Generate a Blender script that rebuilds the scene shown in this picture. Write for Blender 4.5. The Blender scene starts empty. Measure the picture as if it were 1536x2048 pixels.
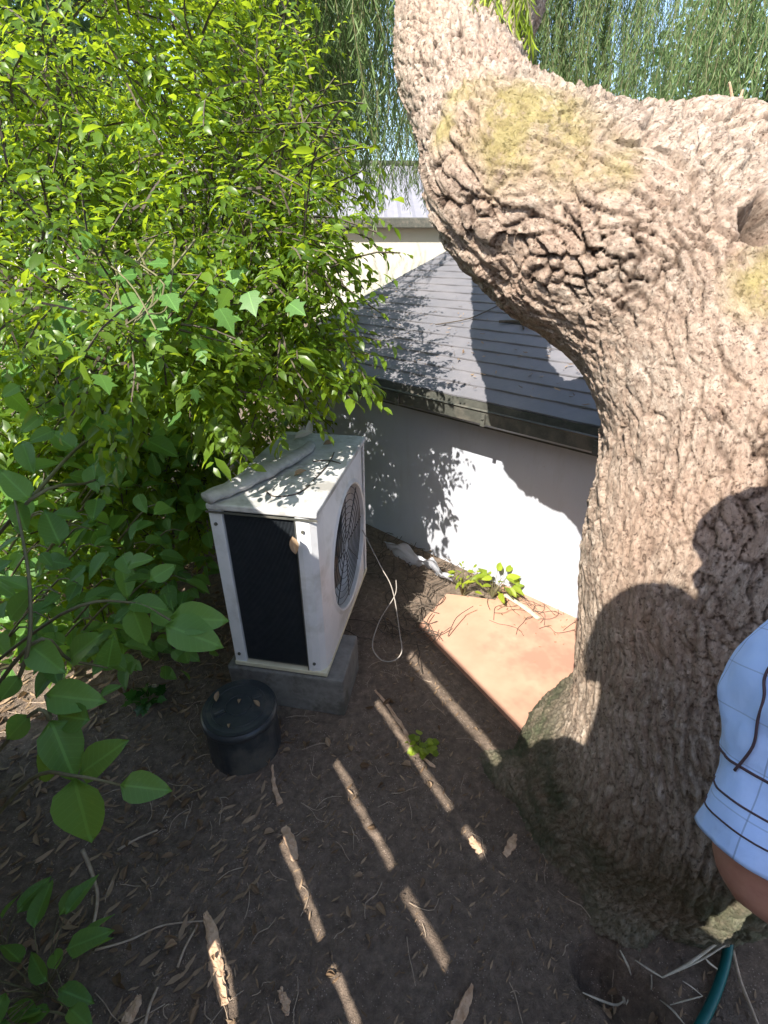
import bpy, bmesh, math, random
import numpy as np
from mathutils import Vector, Matrix, noise as mnoise
PI = math.pi; R = math.radians
random.seed(7); rng = np.random.default_rng(7)
sc = bpy.context.scene
C = sc.collection

# ------------------------------------------------------------------ camera, sky, sun, exposure
PITCH = R(28); FPX = 1000.0; CAM = Vector((0, 0, 1.5))
cd = bpy.data.cameras.new('camera'); cam = bpy.data.objects.new('camera', cd); C.objects.link(cam)
cd.sensor_fit = 'VERTICAL'; cd.sensor_height = 36; cd.lens = 36 * FPX / 2048
cd.clip_start = 0.01; cd.clip_end = 500
cam.location = CAM; cam.rotation_euler = (PI/2 - PITCH, 0, 0); sc.camera = cam
SUN_AZ = R(28); SUN_EL = R(45)            # direction the light travels (azimuth from +Y to +X)
L = Vector((math.sin(SUN_AZ)*math.cos(SUN_EL), math.cos(SUN_AZ)*math.cos(SUN_EL), -math.sin(SUN_EL)))
w = bpy.data.worlds.new('World'); sc.world = w; w.use_nodes = True
nt = w.node_tree; bgn = nt.nodes['Background']
sky = nt.nodes.new('ShaderNodeTexSky'); sky.sky_type = 'NISHITA'; sky.sun_disc = False
sky.sun_elevation = SUN_EL; sky.sun_rotation = math.atan2(-L.x, -L.y)
sky.air_density = 1.0; sky.dust_density = 1.2; sky.ozone_density = 1.0
nt.links.new(sky.outputs[0], bgn.inputs[0]); bgn.inputs[1].default_value = 0.15
sl = bpy.data.lights.new('sun', 'SUN'); sl.energy = 4.6; sl.angle = R(0.4); sl.color = (1.0, 0.94, 0.86)
so = bpy.data.objects.new('sun', sl); C.objects.link(so); so.rotation_euler = L.to_track_quat('-Z', 'Y').to_euler()
sc.view_settings.view_transform = 'Standard'; sc.view_settings.look = 'None'
sc.view_settings.exposure = 1.32; sc.view_settings.gamma = 1
sc.render.engine = 'CYCLES'
sc.cycles.max_bounces = 6; sc.cycles.transparent_max_bounces = 8

# ------------------------------------------------------------------ placing helpers
def P(px, py, z):
    u = (px-768)/FPX; v = (py-1024)/FPX
    return Vector((u*z, z*(math.cos(PITCH) - v*math.sin(PITCH)), CAM.z - z*(math.sin(PITCH) + v*math.cos(PITCH))))
def G(px, py, h=0.0):
    p = P(px, py, 1.0); d = p - CAM; s = (h - CAM.z)/d.z
    return CAM + d*s

def tag(o, label=None, cat=None, group=None, kind=None):
    if label: o['label'] = label
    if cat: o['category'] = cat
    if group: o['group'] = group
    if kind: o['kind'] = kind
    return o
def link(name, me, mat=None, parent=None):
    o = bpy.data.objects.new(name, me); C.objects.link(o)
    if mat: me.materials.append(mat)
    if parent:
        o.parent = parent
        o.matrix_parent_inverse = Matrix.LocRotScale(parent.location, parent.rotation_euler, None).inverted() if parent.get('_w') else Matrix()
    return o
def empty(name, loc=(0,0,0), rz=0, label=None, cat=None, group=None):
    o = bpy.data.objects.new(name, None); C.objects.link(o); o.location = loc; o.rotation_euler = (0,0,rz)
    o.empty_display_size = .1
    return tag(o, label, cat, group)
def mesh_np(name, V, F, smooth=False):
    me = bpy.data.meshes.new(name)
    V = np.asarray(V, dtype=np.float32); F = np.asarray(F, dtype=np.int32)
    k = F.shape[1]
    me.vertices.add(len(V)); me.vertices.foreach_set('co', V.ravel())
    me.loops.add(F.size); me.loops.foreach_set('vertex_index', F.ravel())
    me.polygons.add(len(F)); me.polygons.foreach_set('loop_start', np.arange(0, F.size, k, dtype=np.int32))
    me.polygons.foreach_set('loop_total', np.full(len(F), k, dtype=np.int32))
    me.polygons.foreach_set('use_smooth', np.full(len(F), smooth))
    me.update(); me.validate()
    return me
def from_bm(name, bm, mat, parent=None, smooth=False):
    me = bpy.data.meshes.new(name); bmesh.ops.recalc_face_normals(bm, faces=bm.faces)
    bm.to_mesh(me); bm.free()
    if smooth:
        for p in me.polygons: p.use_smooth = True
    o = bpy.data.objects.new(name, me); C.objects.link(o)
    if mat: me.materials.append(mat)
    if parent: o.parent = parent
    return o
def add_box(bm, c, s, rot=None, bev=0, seg=2):
    r = bmesh.ops.create_cube(bm, size=1.0); vs = r['verts']
    M = Matrix.Translation(c) @ (rot.to_4x4() if rot else Matrix()) @ Matrix.Diagonal((s[0], s[1], s[2], 1))
    for v in vs: v.co = M @ v.co
    if bev:
        es = list({e for v in vs for e in v.link_edges})
        bmesh.ops.bevel(bm, geom=es, offset=bev, segments=seg, affect='EDGES', profile=.5)
def smooth_path(pts, n=8):
    """Catmull-Rom through (vector, radius)"""
    out = []
    P4 = [pts[0]] + list(pts) + [pts[-1]]
    for i in range(len(pts)-1):
        a, b, c, d = P4[i:i+4]
        for k in range(n):
            t = k/n
            def cr(x0, x1, x2, x3): return .5*((2*x1) + (x2-x0)*t + (2*x0-5*x1+4*x2-x3)*t*t + (3*x1-x0-3*x2+x3)*t**3)
            out.append((Vector([cr(a[0][j], b[0][j], c[0][j], d[0][j]) for j in range(3)]), max(1e-4, cr(a[1], b[1], c[1], d[1]))))
    out.append((Vector(pts[-1][0]), pts[-1][1]))
    return out
def add_tube(bm, pts, seg=8, n=4, squash=1.0, up=Vector((0,0,1)), cap=True, smooth=True):
    pts = [(Vector(p), r) for p, r in pts]
    q = smooth_path(pts, n) if n > 1 and len(pts) > 2 else pts
    rings = []
    nrm = None
    for i, (p, r) in enumerate(q):
        t = (q[min(i+1, len(q)-1)][0] - q[max(i-1, 0)][0]).normalized()
        if nrm is None:
            nrm = up - t*up.dot(t)
            if nrm.length < 1e-3: nrm = Vector((1,0,0)) - t*t.x
        else: nrm = nrm - t*nrm.dot(t)
        nrm.normalize(); bn = t.cross(nrm)
        rings.append([bm.verts.new(p + r*(math.cos(a)*bn + math.sin(a)*nrm*squash)) for a in [2*PI*k/seg for k in range(seg)]])
    for a, b in zip(rings, rings[1:]):
        for k in range(seg): bm.faces.new((a[k], a[(k+1)%seg], b[(k+1)%seg], b[k]))
    if cap:
        bm.faces.new(rings[0][::-1]); bm.faces.new(rings[-1])
    return rings

# ------------------------------------------------------------------ materials
def mat(name, col=(.5,.5,.5), rough=.7, metal=0, spec=.5):
    m = bpy.data.materials.new(name); m.use_nodes = True
    b = m.node_tree.nodes['Principled BSDF']
    b.inputs['Base Color'].default_value = (*col, 1); b.inputs['Roughness'].default_value = rough
    b.inputs['Metallic'].default_value = metal; b.inputs['Specular IOR Level'].default_value = spec
    return m
class NT:
    def __init__(s, m): s.m = m; s.t = m.node_tree; s.b = s.t.nodes['Principled BSDF']
    def n(s, typ, **kw):
        x = s.t.nodes.new(typ)
        for k, v in kw.items():
            if hasattr(x, k): setattr(x, k, v)
        return x
    def l(s, a, b): s.t.links.new(a, b)
    def noise(s, vec, scale, detail=4, rough=.6, dist=0):
        x = s.n('ShaderNodeTexNoise'); x.inputs['Scale'].default_value = scale; x.inputs['Detail'].default_value = detail
        x.inputs['Roughness'].default_value = rough; x.inputs['Distortion'].default_value = dist
        if vec: s.l(vec, x.inputs['Vector'])
        return x.outputs['Fac']
    def ramp(s, fac, stops, interp='LINEAR'):
        x = s.n('ShaderNodeValToRGB'); cr = x.color_ramp; cr.interpolation = interp
        while len(cr.elements) > 1: cr.elements.remove(cr.elements[-1])
        for i, (p, c) in enumerate(stops):
            e = cr.elements[0] if i == 0 else cr.elements.new(p)
            e.position = p; e.color = (*c, 1) if len(c) == 3 else c
        s.l(fac, x.inputs['Fac']); return x.outputs['Color']
    def mix(s, fac, a, b, mode='MIX'):
        x = s.n('ShaderNodeMixRGB', blend_type=mode)
        for v, i in ((fac, 0), (a, 1), (b, 2)):
            if isinstance(v, (int, float)): x.inputs[i].default_value = v
            elif isinstance(v, tuple): x.inputs[i].default_value = (*v, 1)
            else: s.l(v, x.inputs[i])
        return x.outputs[0]
    def math(s, op, a, b=0.0, c=None):
        x = s.n('ShaderNodeMath', operation=op)
        for i, v in enumerate((a, b) if c is None else (a, b, c)):
            if isinstance(v, (int, float)): x.inputs[i].default_value = v
            else: s.l(v, x.inputs[i])
        return x.outputs[0]
    def obj(s): return s.n('ShaderNodeTexCoord').outputs['Object']
    def attr(s, name, out='Vector'):
        x = s.n('ShaderNodeAttribute', attribute_name=name); return x.outputs[out]
    def bump(s, h, strength=.5, dist=.01, prev=None):
        x = s.n('ShaderNodeBump'); x.inputs['Strength'].default_value = strength; x.inputs['Distance'].default_value = dist
        s.l(h, x.inputs['Height'])
        if prev: s.l(prev, x.inputs['Normal'])
        return x.outputs[0]
def noisy(name, c1, c2, scale=20, rough=.8, bump=.3, bdist=.004, detail=6, metal=0, c3=None, spec=.4):
    m = mat(name, c1, rough, metal, spec); t = NT(m); o = t.obj()
    f = t.noise(o, scale, detail); col = t.ramp(f, [(.3, c1), (.7, c2)])
    if c3:
        f3 = t.noise(o, scale*.23, 5, .7); col = t.mix(t.ramp(f3, [(.5, (0,0,0)), (.62, (1,1,1))]), col, c3)
    t.l(col, t.b.inputs['Base Color'])
    if bump: t.l(t.bump(t.noise(o, scale*3, 5, .7), bump, bdist), t.b.inputs['Normal'])
    return m
def leaf_mat(name, dark, light, trans, tw=.4, rough=.42, vein=False, spec=.45):
    m = mat(name, dark, rough, 0, spec); t = NT(m)
    rnd = t.attr('rnd', 'Fac')
    col = t.ramp(rnd, [(0, dark), (.75, light), (1.0, tuple(x*1.15 for x in light))])
    tcol = t.mix(rnd, tuple(x*.75 for x in trans), trans)
    if vein:
        lv = t.attr('luv'); sp = t.n('ShaderNodeSeparateXYZ'); t.l(lv, sp.inputs[0])
        ay = t.math('ABSOLUTE', sp.outputs[1])
        mid = t.math('LESS_THAN', ay, .018)
        sv = t.math('ADD', t.math('MULTIPLY', sp.outputs[0], 9.0), t.math('MULTIPLY', ay, -6.0))
        sv = t.math('LESS_THAN', t.math('ABSOLUTE', t.math('SUBTRACT', t.math('FRACT', sv), .5)), .05)
        ve = t.math('MAXIMUM', mid, t.math('MULTIPLY', sv, .5))
        col = t.mix(t.math('MULTIPLY', ve, .5), col, tuple(min(1, x*2.0) for x in light))
        t.l(t.bump(t.math('SUBTRACT', 1.0, ve), .4, .001), t.b.inputs['Normal'])
    sp_n = t.noise(t.obj(), 55 if vein else 90, 4, .7); col = t.mix(t.math('MULTIPLY', t.ramp(sp_n, [(.60, (0,0,0)), (.70, (1,1,1))]), .45), col, tuple(min(1, c*1.2+.05*k) for c, k in zip(light, (1.6, .9, .2))))
    t.l(col, t.b.inputs['Base Color'])
    tr = t.n('ShaderNodeBsdfTranslucent'); t.l(tcol, tr.inputs[0])
    mx = t.n('ShaderNodeMixShader'); mx.inputs[0].default_value = tw
    out = t.t.nodes['Material Output']
    t.l(t.b.outputs[0], mx.inputs[1]); t.l(tr.outputs[0], mx.inputs[2]); t.l(mx.outputs[0], out.inputs[0])
    return m

M = {}
# soil
m = mat('soil', (.2,.15,.12), .95, 0, .2); t = NT(m); o = t.obj()
f1 = t.noise(o, 2.3, 4, .6); f2 = t.noise(o, 38, 8, .75); f3 = t.noise(o, 260, 3, .6)
col = t.ramp(f2, [(.3, (.12,.094,.072)), (.52, (.25,.192,.145)), (.72, (.42,.32,.24))])
col = t.mix(t.math('MULTIPLY', f1, .45), col, (.12,.085,.065))
vo = t.n('ShaderNodeTexVoronoi'); vo.inputs['Scale'].default_value = 150; t.l(o, vo.inputs['Vector'])
spk = t.math('LESS_THAN', vo.outputs['Distance'], .22)
spk = t.math('MULTIPLY', spk, t.math('GREATER_THAN', t.noise(o, 26, 3), .55))
col = t.mix(t.math('MULTIPLY', spk, .8), col, (.50,.40,.32))
t.l(col, t.b.inputs['Base Color'])
nb = t.bump(f2, 1.0, .018); nb = t.bump(f3, 1.0, .005, nb); t.l(nb, t.b.inputs['Normal'])
M['soil'] = m
M['paving'] = noisy('paving', (.44,.245,.165), (.52,.30,.205), 9, .85, .3, .0015, c3=(.36,.195,.135))
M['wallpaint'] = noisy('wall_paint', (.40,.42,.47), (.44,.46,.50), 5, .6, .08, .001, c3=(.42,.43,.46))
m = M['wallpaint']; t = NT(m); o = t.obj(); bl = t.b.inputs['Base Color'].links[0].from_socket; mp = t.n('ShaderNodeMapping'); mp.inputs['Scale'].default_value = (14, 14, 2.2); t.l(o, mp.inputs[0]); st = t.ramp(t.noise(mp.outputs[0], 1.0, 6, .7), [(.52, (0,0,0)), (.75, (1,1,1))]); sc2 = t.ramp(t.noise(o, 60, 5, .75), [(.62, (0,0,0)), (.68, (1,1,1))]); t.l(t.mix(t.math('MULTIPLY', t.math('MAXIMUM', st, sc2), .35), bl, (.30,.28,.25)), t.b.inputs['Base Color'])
M['cream'] = noisy('cream_wall', (.46,.44,.365), (.49,.47,.40), 1.5, .8, .1, .002)
M['fascia'] = noisy('gutter_paint', (.055,.058,.05), (.10,.10,.085), 30, .38, .1, .001, c3=(.13,.12,.10))
M['acwhite'] = noisy('ac_white', (.62,.63,.64), (.70,.70,.70), 14, .42, .05, .0006, c3=(.50,.50,.48))
M['actop'] = noisy('ac_top_dirty', (.40,.40,.39), (.58,.58,.57), 22, .6, .15, .001, c3=(.28,.27,.25))
M['acdark'] = noisy('ac_coil_dark', (.022,.028,.034), (.042,.048,.055), 40, .5, .1, .001)
M['blackplastic'] = noisy('dark_plastic', (.022,.027,.031), (.045,.05,.054), 16, .35, .08, .001, c3=(.09,.085,.075))
M['concrete'] = noisy('concrete', (.12,.115,.105), (.20,.19,.175), 30, .9, .5, .003, c3=(.09,.085,.07))
M['twig'] = noisy('dry_twig', (.30,.22,.15), (.46,.37,.28), 60, .85, .3, .001)
M['stem'] = noisy('green_stem', (.10,.09,.045), (.16,.15,.07), 40, .7, .3, .001)
M['darkstem'] = noisy('dark_branch', (.05,.038,.028), (.10,.08,.06), 30, .85, .5, .003)
M['drybark'] = noisy('dry_bark', (.42,.26,.15), (.66,.47,.32), 55, .85, .7, .004)
M['palegrass'] = noisy('bleached_grass', (.34,.29,.20), (.50,.46,.38), 40, .7, .2, .001)
M['hose'] = noisy('hose_teal', (.004,.085,.085), (.006,.11,.105), 30, .35, .05, .0005)
M['wire'] = noisy('wire_grey', (.24,.21,.18), (.33,.30,.26), 40, .5, .1, .0005)
M['plastic_scrap'] = noisy('white_plastic', (.62,.64,.68), (.70,.72,.76), 12, .4, .2, .003)
M['fencewood'] = noisy('fence_wood', (.16,.10,.06), (.26,.17,.10), 12, .8, .4, .002)
M['trouser'] = noisy('trouser_cloth', (.04,.045,.06), (.06,.065,.08), 90, .9, .3, .001)
M['tshirt'] = noisy('dark_shirt', (.08,.09,.10), (.11,.12,.13), 90, .9, .3, .001)
M['hair'] = noisy('hair', (.05,.035,.025), (.09,.065,.045), 120, .6, .6, .003)
M['shoe'] = noisy('shoe_leather', (.03,.025,.02), (.05,.04,.035), 60, .5, .2, .001)
M['eye'] = mat('eye_white', (.7,.7,.68), .2)
# skin
m = mat('skin', (.48,.25,.18), .5, 0, .4); t = NT(m); o = t.obj()
f = t.noise(o, 18, 5, .65); col = t.ramp(f, [(.3, (.40,.19,.14)), (.7, (.54,.31,.23))])
hs = t.n('ShaderNodeMapping'); hs.inputs['Scale'].default_value = (60, 60, 500); t.l(o, hs.inputs[0])
hair = t.noise(hs.outputs[0], 1.2, 2); hm = t.ramp(hair, [(.63, (0,0,0)), (.70, (1,1,1))])
col = t.mix(t.math('MULTIPLY', hm, .35), col, (.22,.11,.08))
t.l(col, t.b.inputs['Base Color']); t.b.inputs['Subsurface Weight'].default_value = .08
t.b.inputs['Subsurface Radius'].default_value = (.01,.004,.002)
t.l(t.bump(t.noise(o, 220, 4), .3, .0008), t.b.inputs['Normal']); M['skin'] = m
# plaid shirt, uses attribute 'cloth' (x across, y along, metres)
m = mat('checked_shirt', (.42,.61,.98), .8, 0, .2); t = NT(m); cv = t.attr('cloth'); sp = t.n('ShaderNodeSeparateXYZ'); t.l(cv, sp.inputs[0])
def lines(src, period, width, off=0):
    return t.math('LESS_THAN', t.math('ABSOLUTE', t.math('SUBTRACT', t.math('FRACT', t.math('ADD', t.math('DIVIDE', src, period), off)), .5)), width/period/2)
col = t.ramp(t.noise(cv, 30, 4), [(.3, (.42,.61,.97)), (.7, (.47,.65,.98))])
col = t.mix(t.math('MULTIPLY', lines(sp.outputs[0], .095, .002), .55), col, (.16,.22,.36))
col = t.mix(t.math('MULTIPLY', lines(sp.outputs[1], .050, .0015, .2), .40), col, (.16,.22,.36))
t.l(col, t.b.inputs['Base Color'])
wv = t.noise(cv, 900, 2); t.l(t.bump(t.noise(cv, 26, 3, .6), .35, .006, t.bump(wv, .5, .0006)), t.b.inputs['Normal']); M['plaid'] = m
# metal roof (near) and neighbour roof
def roof_mat(name, c1, c2):
    m = mat(name, c1, .55, 0, .5); t = NT(m); o = t.obj()
    f = t.noise(o, 6, 6, .7); col = t.ramp(f, [(.3, c1), (.7, c2)])
    sp = t.n('ShaderNodeMapping'); sp.inputs['Scale'].default_value = (3, 30, 3); t.l(o, sp.inputs[0])
    g = t.noise(sp.outputs[0], 3, 4); col = t.mix(t.math('MULTIPLY', g, .3), col, tuple(x*.75 for x in c1))
    t.l(col, t.b.inputs['Base Color']); t.l(t.bump(t.noise(o, 90, 4), .2, .002), t.b.inputs['Normal']); return m
M['roof'] = roof_mat('roof_grey', (.145,.145,.16), (.205,.195,.205))
M['roof2'] = roof_mat('roof_neighbour', (.22,.215,.24), (.27,.265,.285))
# bark
m = mat('bark', (.3,.24,.2), .92, 0, .2); t = NT(m); o = t.obj(); bk = t.attr('bark'); cr = t.attr('crack', 'Fac'); ms = t.attr('moss', 'Fac')
f = t.noise(bk, 3.0, 7, .7); col = t.ramp(f, [(.26, (.28,.200,.150)), (.48, (.44,.345,.265)), (.70, (.66,.56,.455))])
f2 = t.noise(o, 3.2, 4, .6); col = t.mix(t.ramp(f2, [(.45, (0,0,0)), (.7, (.6,.6,.6))]), col, (.50,.34,.245))
pit = t.ramp(t.noise(o, 120, 4, .7), [(.34, (1,1,1)), (.43, (0,0,0))]); col = t.mix(t.math('MULTIPLY', pit, .7), col, (.13,.08,.055))
v = t.n('ShaderNodeTexVoronoi', feature='DISTANCE_TO_EDGE'); v.inputs['Scale'].default_value = 2.2; 
wp = t.n('ShaderNodeVectorMath', operation='ADD'); wn = t.n('ShaderNodeTexNoise'); wn.inputs['Scale'].default_value = 2.5; wn.inputs['Detail'].default_value = 4
t.l(bk, wn.inputs['Vector']); t.l(bk, wp.inputs[0]); t.l(wn.outputs['Color'], wp.inputs[1]); t.l(wp.outputs[0], v.inputs['Vector'])
vr = t.ramp(v.outputs['Distance'], [(0, (0,0,0)), (.09, (1,1,1))])
col = t.mix(t.math('MULTIPLY', t.math('SUBTRACT', 1.0, vr), .30), col, (.13,.085,.06))
col = t.mix(t.math('MULTIPLY', cr, .95), col, (.06,.036,.025))
mc = t.ramp(t.noise(o, 40, 5, .7), [(.3, (.20,.155,.045)), (.7, (.41,.35,.12))])
mossf = t.math('MULTIPLY', ms, t.ramp(t.noise(o, 22, 6, .75), [(.30, (0,0,0)), (.50, (1,1,1))]))
col = t.mix(t.math('MULTIPLY', mossf, .78), col, mc)
mg = t.attr('low_green', 'Fac'); col = t.mix(t.math('MULTIPLY', mg, t.ramp(t.noise(o, 9, 5, .7), [(.3, (.35,.35,.35)), (.6, (.95,.95,.95))])), col, (.10,.115,.065))
t.l(col, t.b.inputs['Base Color'])
nb = t.bump(vr, .35, .004); nb = t.bump(t.noise(bk, 5, 8, .75), 1.0, .008, nb); nb = t.bump(t.noise(o, 130, 5, .75), .9, .004, nb); nb = t.bump(t.math('SUBTRACT', 1.0, pit), .9, .004, nb)
t.l(nb, t.b.inputs['Normal']); M['bark'] = m

M['leaf_shrub'] = leaf_mat('leaf_shrub', (.022,.062,.009), (.115,.20,.020), (.47,.62,.03), .5, .36)
M['leaf_big'] = leaf_mat('leaf_ovate', (.055,.145,.030), (.11,.235,.050), (.36,.60,.06), .38, .5, vein=True)
M['leaf_willow'] = leaf_mat('leaf_weeping', (.06,.11,.035), (.15,.22,.08), (.30,.45,.12), .42, .55)
M['leaf_lime'] = leaf_mat('leaf_lime', (.16,.24,.02), (.30,.38,.03), (.45,.60,.04), .45, .5)
M['leaf_far'] = leaf_mat('leaf_far', (.030,.065,.020), (.075,.125,.045), (.16,.30,.07), .35, .55)
M['leaf_dry'] = leaf_mat('leaf_dry', (.14,.085,.045), (.34,.24,.15), (.30,.18,.08), .2, .8)
M['leaf_dark'] = leaf_mat('leaf_glossy_dark', (.015,.06,.012), (.04,.12,.02), (.10,.25,.02), .25, .25, spec=.6)

# ------------------------------------------------------------------ leaf mesh builder
def tmpl_lance(w=.24, droop=.12):
    V = [(0,0,0), (.30,-w/2,.03), (.32,0,0), (.30,w/2,.03), (.68,-w*.42,-.02*1), (.70,0,-droop*.4), (.68,w*.42,-.02), (1,0,-droop)]
    F = [(0,1,2),(0,2,3),(1,4,5),(1,5,2),(2,5,6),(2,6,3),(4,7,5),(5,7,6)]
    return np.array(V, float), np.array(F)
def tmpl_ovate(w=.6, droop=.15, nx=7, ny=3, tip=1.0, fold=.10):
    V = []; xs = np.linspace(0, 1, nx)
    for x in xs:
        half = w/2 * (math.sin(PI*min(1, x**.72))**.8 if 0 < x < 1 else 0.0) * (1 - .12*x)
        for j in range(-ny, ny+1):
            y = half*j/ny; V.append((x, y, fold*abs(y)/max(w/2,1e-6)*.9 - droop*x*x + .012*math.sin(9*x + j)))
    F = []; m_ = 2*ny+1
    for i in range(nx-1):
        for j in range(m_-1):
            a = i*m_+j; F.append((a, a+m_, a+m_+1)); F.append((a, a+m_+1, a+1))
    return np.array(V, float), np.array(F)
def tmpl_ivy():
    pts = [(0,0),(.05,.28),(.22,.42),(.34,.30),(.55,.50),(.60,.24),(1,0),(.60,-.24),(.55,-.50),(.34,-.30),(.22,-.42),(.05,-.28)]
    V = [(.35,0,.0)] + [(x,y,.06*abs(y)-.1*x*x) for x, y in pts]
    n = len(pts); F = [(0, 1+i, 1+(i+1)%n) for i in range(n)]
    return np.array(V, float), np.array(F)
def leaves(name, pos, dirs, ups, size, tmpl, mat_, parent=None, rnd=None, luv=False, smooth=True, wvar=None):
    """pos (n,3), dirs = leaf axis, ups = leaf face normal"""
    pos = np.asarray(pos, float); d = np.asarray(dirs, float); u = np.asarray(ups, float)
    n = len(pos); size = np.broadcast_to(np.asarray(size, float), (n,))
    d = d/np.linalg.norm(d, axis=1, keepdims=True)
    s = np.cross(u, d); s /= np.maximum(np.linalg.norm(s, axis=1, keepdims=True), 1e-6)
    u = np.cross(d, s)
    T, F = tmpl; k = len(T)
    wv = np.ones(n) if wvar is None else wvar
    V = pos[:,None,:] + size[:,None,None]*(T[None,:,0:1]*d[:,None,:] + T[None,:,1:2]*s[:,None,:]*wv[:,None,None] + T[None,:,2:3]*u[:,None,:])
    Fa = (F[None] + (np.arange(n)*k)[:,None,None]).reshape(-1, F.shape[1])
    me = mesh_np(name, V.reshape(-1,3), Fa, smooth)
    r = rng.random(n) if rnd is None else np.asarray(rnd)
    a = me.attributes.new('rnd', 'FLOAT', 'POINT'); a.data.foreach_set('value', np.repeat(r, k).astype(np.float32))
    if luv:
        a = me.attributes.new('luv', 'FLOAT_VECTOR', 'POINT'); a.data.foreach_set('vector', np.tile(T, (n,1)).astype(np.float32).ravel())
    return link(name, me, mat_, parent)
def rand_dirs(n):
    v = rng.normal(size=(n,3)); return v/np.linalg.norm(v, axis=1, keepdims=True)
def lerp_noise(p, s, seed=0):
    return mnoise.noise(Vector(p)*s + Vector((seed*17.3, seed*5.1, seed*9.7)))

# ------------------------------------------------------------------ GROUND
def axis_coords(lo, hi, step, far, k=1.25):
    a = list(np.arange(lo, hi+1e-6, step)); s = step; x = hi
    while x < far: s *= k; x += s; a.append(x)
    s = step; x = lo
    while x > -far: s *= k; x -= s; a.insert(0, x)
    return np.array(a)
gx = axis_coords(-2.6, 2.2, .014, 150); gy = axis_coords(-.3, 3.3, .014, 150)
X, Y = np.meshgrid(gx, gy)
def vnoise(x, y, s, seed):
    xi = np.floor(x*s).astype(np.int64); yi = np.floor(y*s).astype(np.int64); fx = x*s-xi; fy = y*s-yi
    fx = fx*fx*(3-2*fx); fy = fy*fy*(3-2*fy)
    def h(a, b):
        v = np.sin((a*127.1 + b*311.7 + seed*74.7)*1.0)*43758.5453; return v-np.floor(v)
    return (h(xi,yi)*(1-fx)+h(xi+1,yi)*fx)*(1-fy) + (h(xi,yi+1)*(1-fx)+h(xi+1,yi+1)*fx)*fy - .5
def ground_h(x, y):
    x = np.asarray(x, float); y = np.asarray(y, float)
    z = .035*vnoise(x,y,2.3,1) + .016*vnoise(x,y,9,2) + .010*vnoise(x,y,27,3) + .006*vnoise(x,y,60,4)
    near = np.exp(-((x+.0)**2+(y-1.5)**2)/9)
    # slab zone (flat, lower)
    bx, by = -.5, .866; off = .866*x + .5*y
    m_ = 1/(1+np.exp(-(off-.955)/.008)); 
    z = z*(1-m_) + (-.012)*m_
    # AC zone flat
    m2 = np.exp(-(((x+.3)/.35)**2+((y-1.65)/.5)**2)**2); z = z*(1-m2)
    # left bank rises gently
    z = z + .18*np.clip((-x-1.0)/1.2, 0, 1)**1.5 * np.clip(1-(y-3)/3, 0, 1)
    # two small hollows by the trunk foot
    for (hx, hy, hr, hd) in HOLES: z = z - hd*np.exp(-(((x-hx)**2+(y-hy)**2)/(hr*hr))**2)
    return z
HOLES = [(G(1200,1935).x, G(1200,1935).y, .052, .10), (G(1275,2015).x, G(1275,2015).y, .06, .09)]
Z = ground_h(X, Y)
ny_, nx_ = X.shape
idx = np.arange(nx_*ny_).reshape(ny_, nx_)
Fq = np.stack([idx[:-1,:-1], idx[:-1,1:], idx[1:,1:], idx[1:,:-1]], -1).reshape(-1,4)
g = link('ground', mesh_np('ground', np.stack([X,Y,Z],-1).reshape(-1,3), Fq, True), M['soil']); tag(g, kind='structure')

# ------------------------------------------------------------------ NEAR HOUSE : wall frame
DW = Vector((-.734, .679, 0)); NW = Vector((-.679, -.734, 0))          # along wall (to the far left), outward normal
A0 = G(1155, 1240)
def W(a, d, h): return A0 + DW*a - NW*d + Vector((0,0,h))               # a along, d behind face, h above ground
# paving slab along the wall
bm = bmesh.new()
sl_ = [W(1.02, .0, 0), W(.74, -.40, 0)]
def off_pt(off, t): return Vector((.866*off - .5*t, .5*off + .866*t, 0))
c1 = G(838,1252); c2 = G(893,1190)
pts = [c1, c2, c2 + DW*-.2 - NW*.12, W(.4,.02,0), W(-.9,.02,0), W(-.9,-.75,0)]
e = (c1 - G(1045,1465)).normalized()
pts.append(c1 - e*.86)
f = bm.faces.new([bm.verts.new(Vector((p.x, p.y, .008))) for p in pts])
r = bmesh.ops.extrude_face_region(bm, geom=[f])
for v in [x for x in r['geom'] if isinstance(x, bmesh.types.BMVert)]: v.co.z = -.06
s = from_bm('path', bm, M['paving']); tag(s, kind='structure')

house = empty('low_house', (W(0,1,0)), 0, 'low white building with grey roof and dark gutter behind the tree', 'building')
def tohouse(o): 
    o.parent = house; o.matrix_parent_inverse = Matrix.Translation(house.location).inverted(); return o
RAKE = 1.93; HE = .93
RW = Matrix((DW, -NW, Vector((0,0,1)))).transposed()                    # local x along wall, y behind, z up
bm = bmesh.new()
add_box(bm, W(-.6, 1.25, .40), (2*RAKE+1.2, 2.5, 1.0), RW)
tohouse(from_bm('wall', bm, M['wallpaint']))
# gable infill under the roof
# roof with lap courses
bm = bmesh.new()
SL = math.tan(R(21)); run = 1.75; course = .085; n = int(run/course)
a0, a1 = -3.2, RAKE+.12
SKEW = -.22
for i in range(n):
    d0 = -.13 + i*course; d1 = d0 + course + .012
    z0 = HE + (d0+.13)*SL + .008; z1 = HE + (d1+.13)*SL - .001
    vs = []
    nseg = 60
    for k in range(nseg+1):
        a = a0 + (a1+SKEW*d0-a0)*k/nseg; j = .0012*math.sin(k*2.1+i*1.7)
        vs.append((bm.verts.new(W(a, d0, z0+j)), bm.verts.new(W(a, d1, z1+j)), bm.verts.new(W(a, d0+.001, z0-.006+j))))
    for k in range(nseg):
        bm.faces.new((vs[k][0], vs[k+1][0], vs[k+1][1], vs[k][1])); bm.faces.new((vs[k][2], vs[k+1][2], vs[k+1][0], vs[k][0]))
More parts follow.
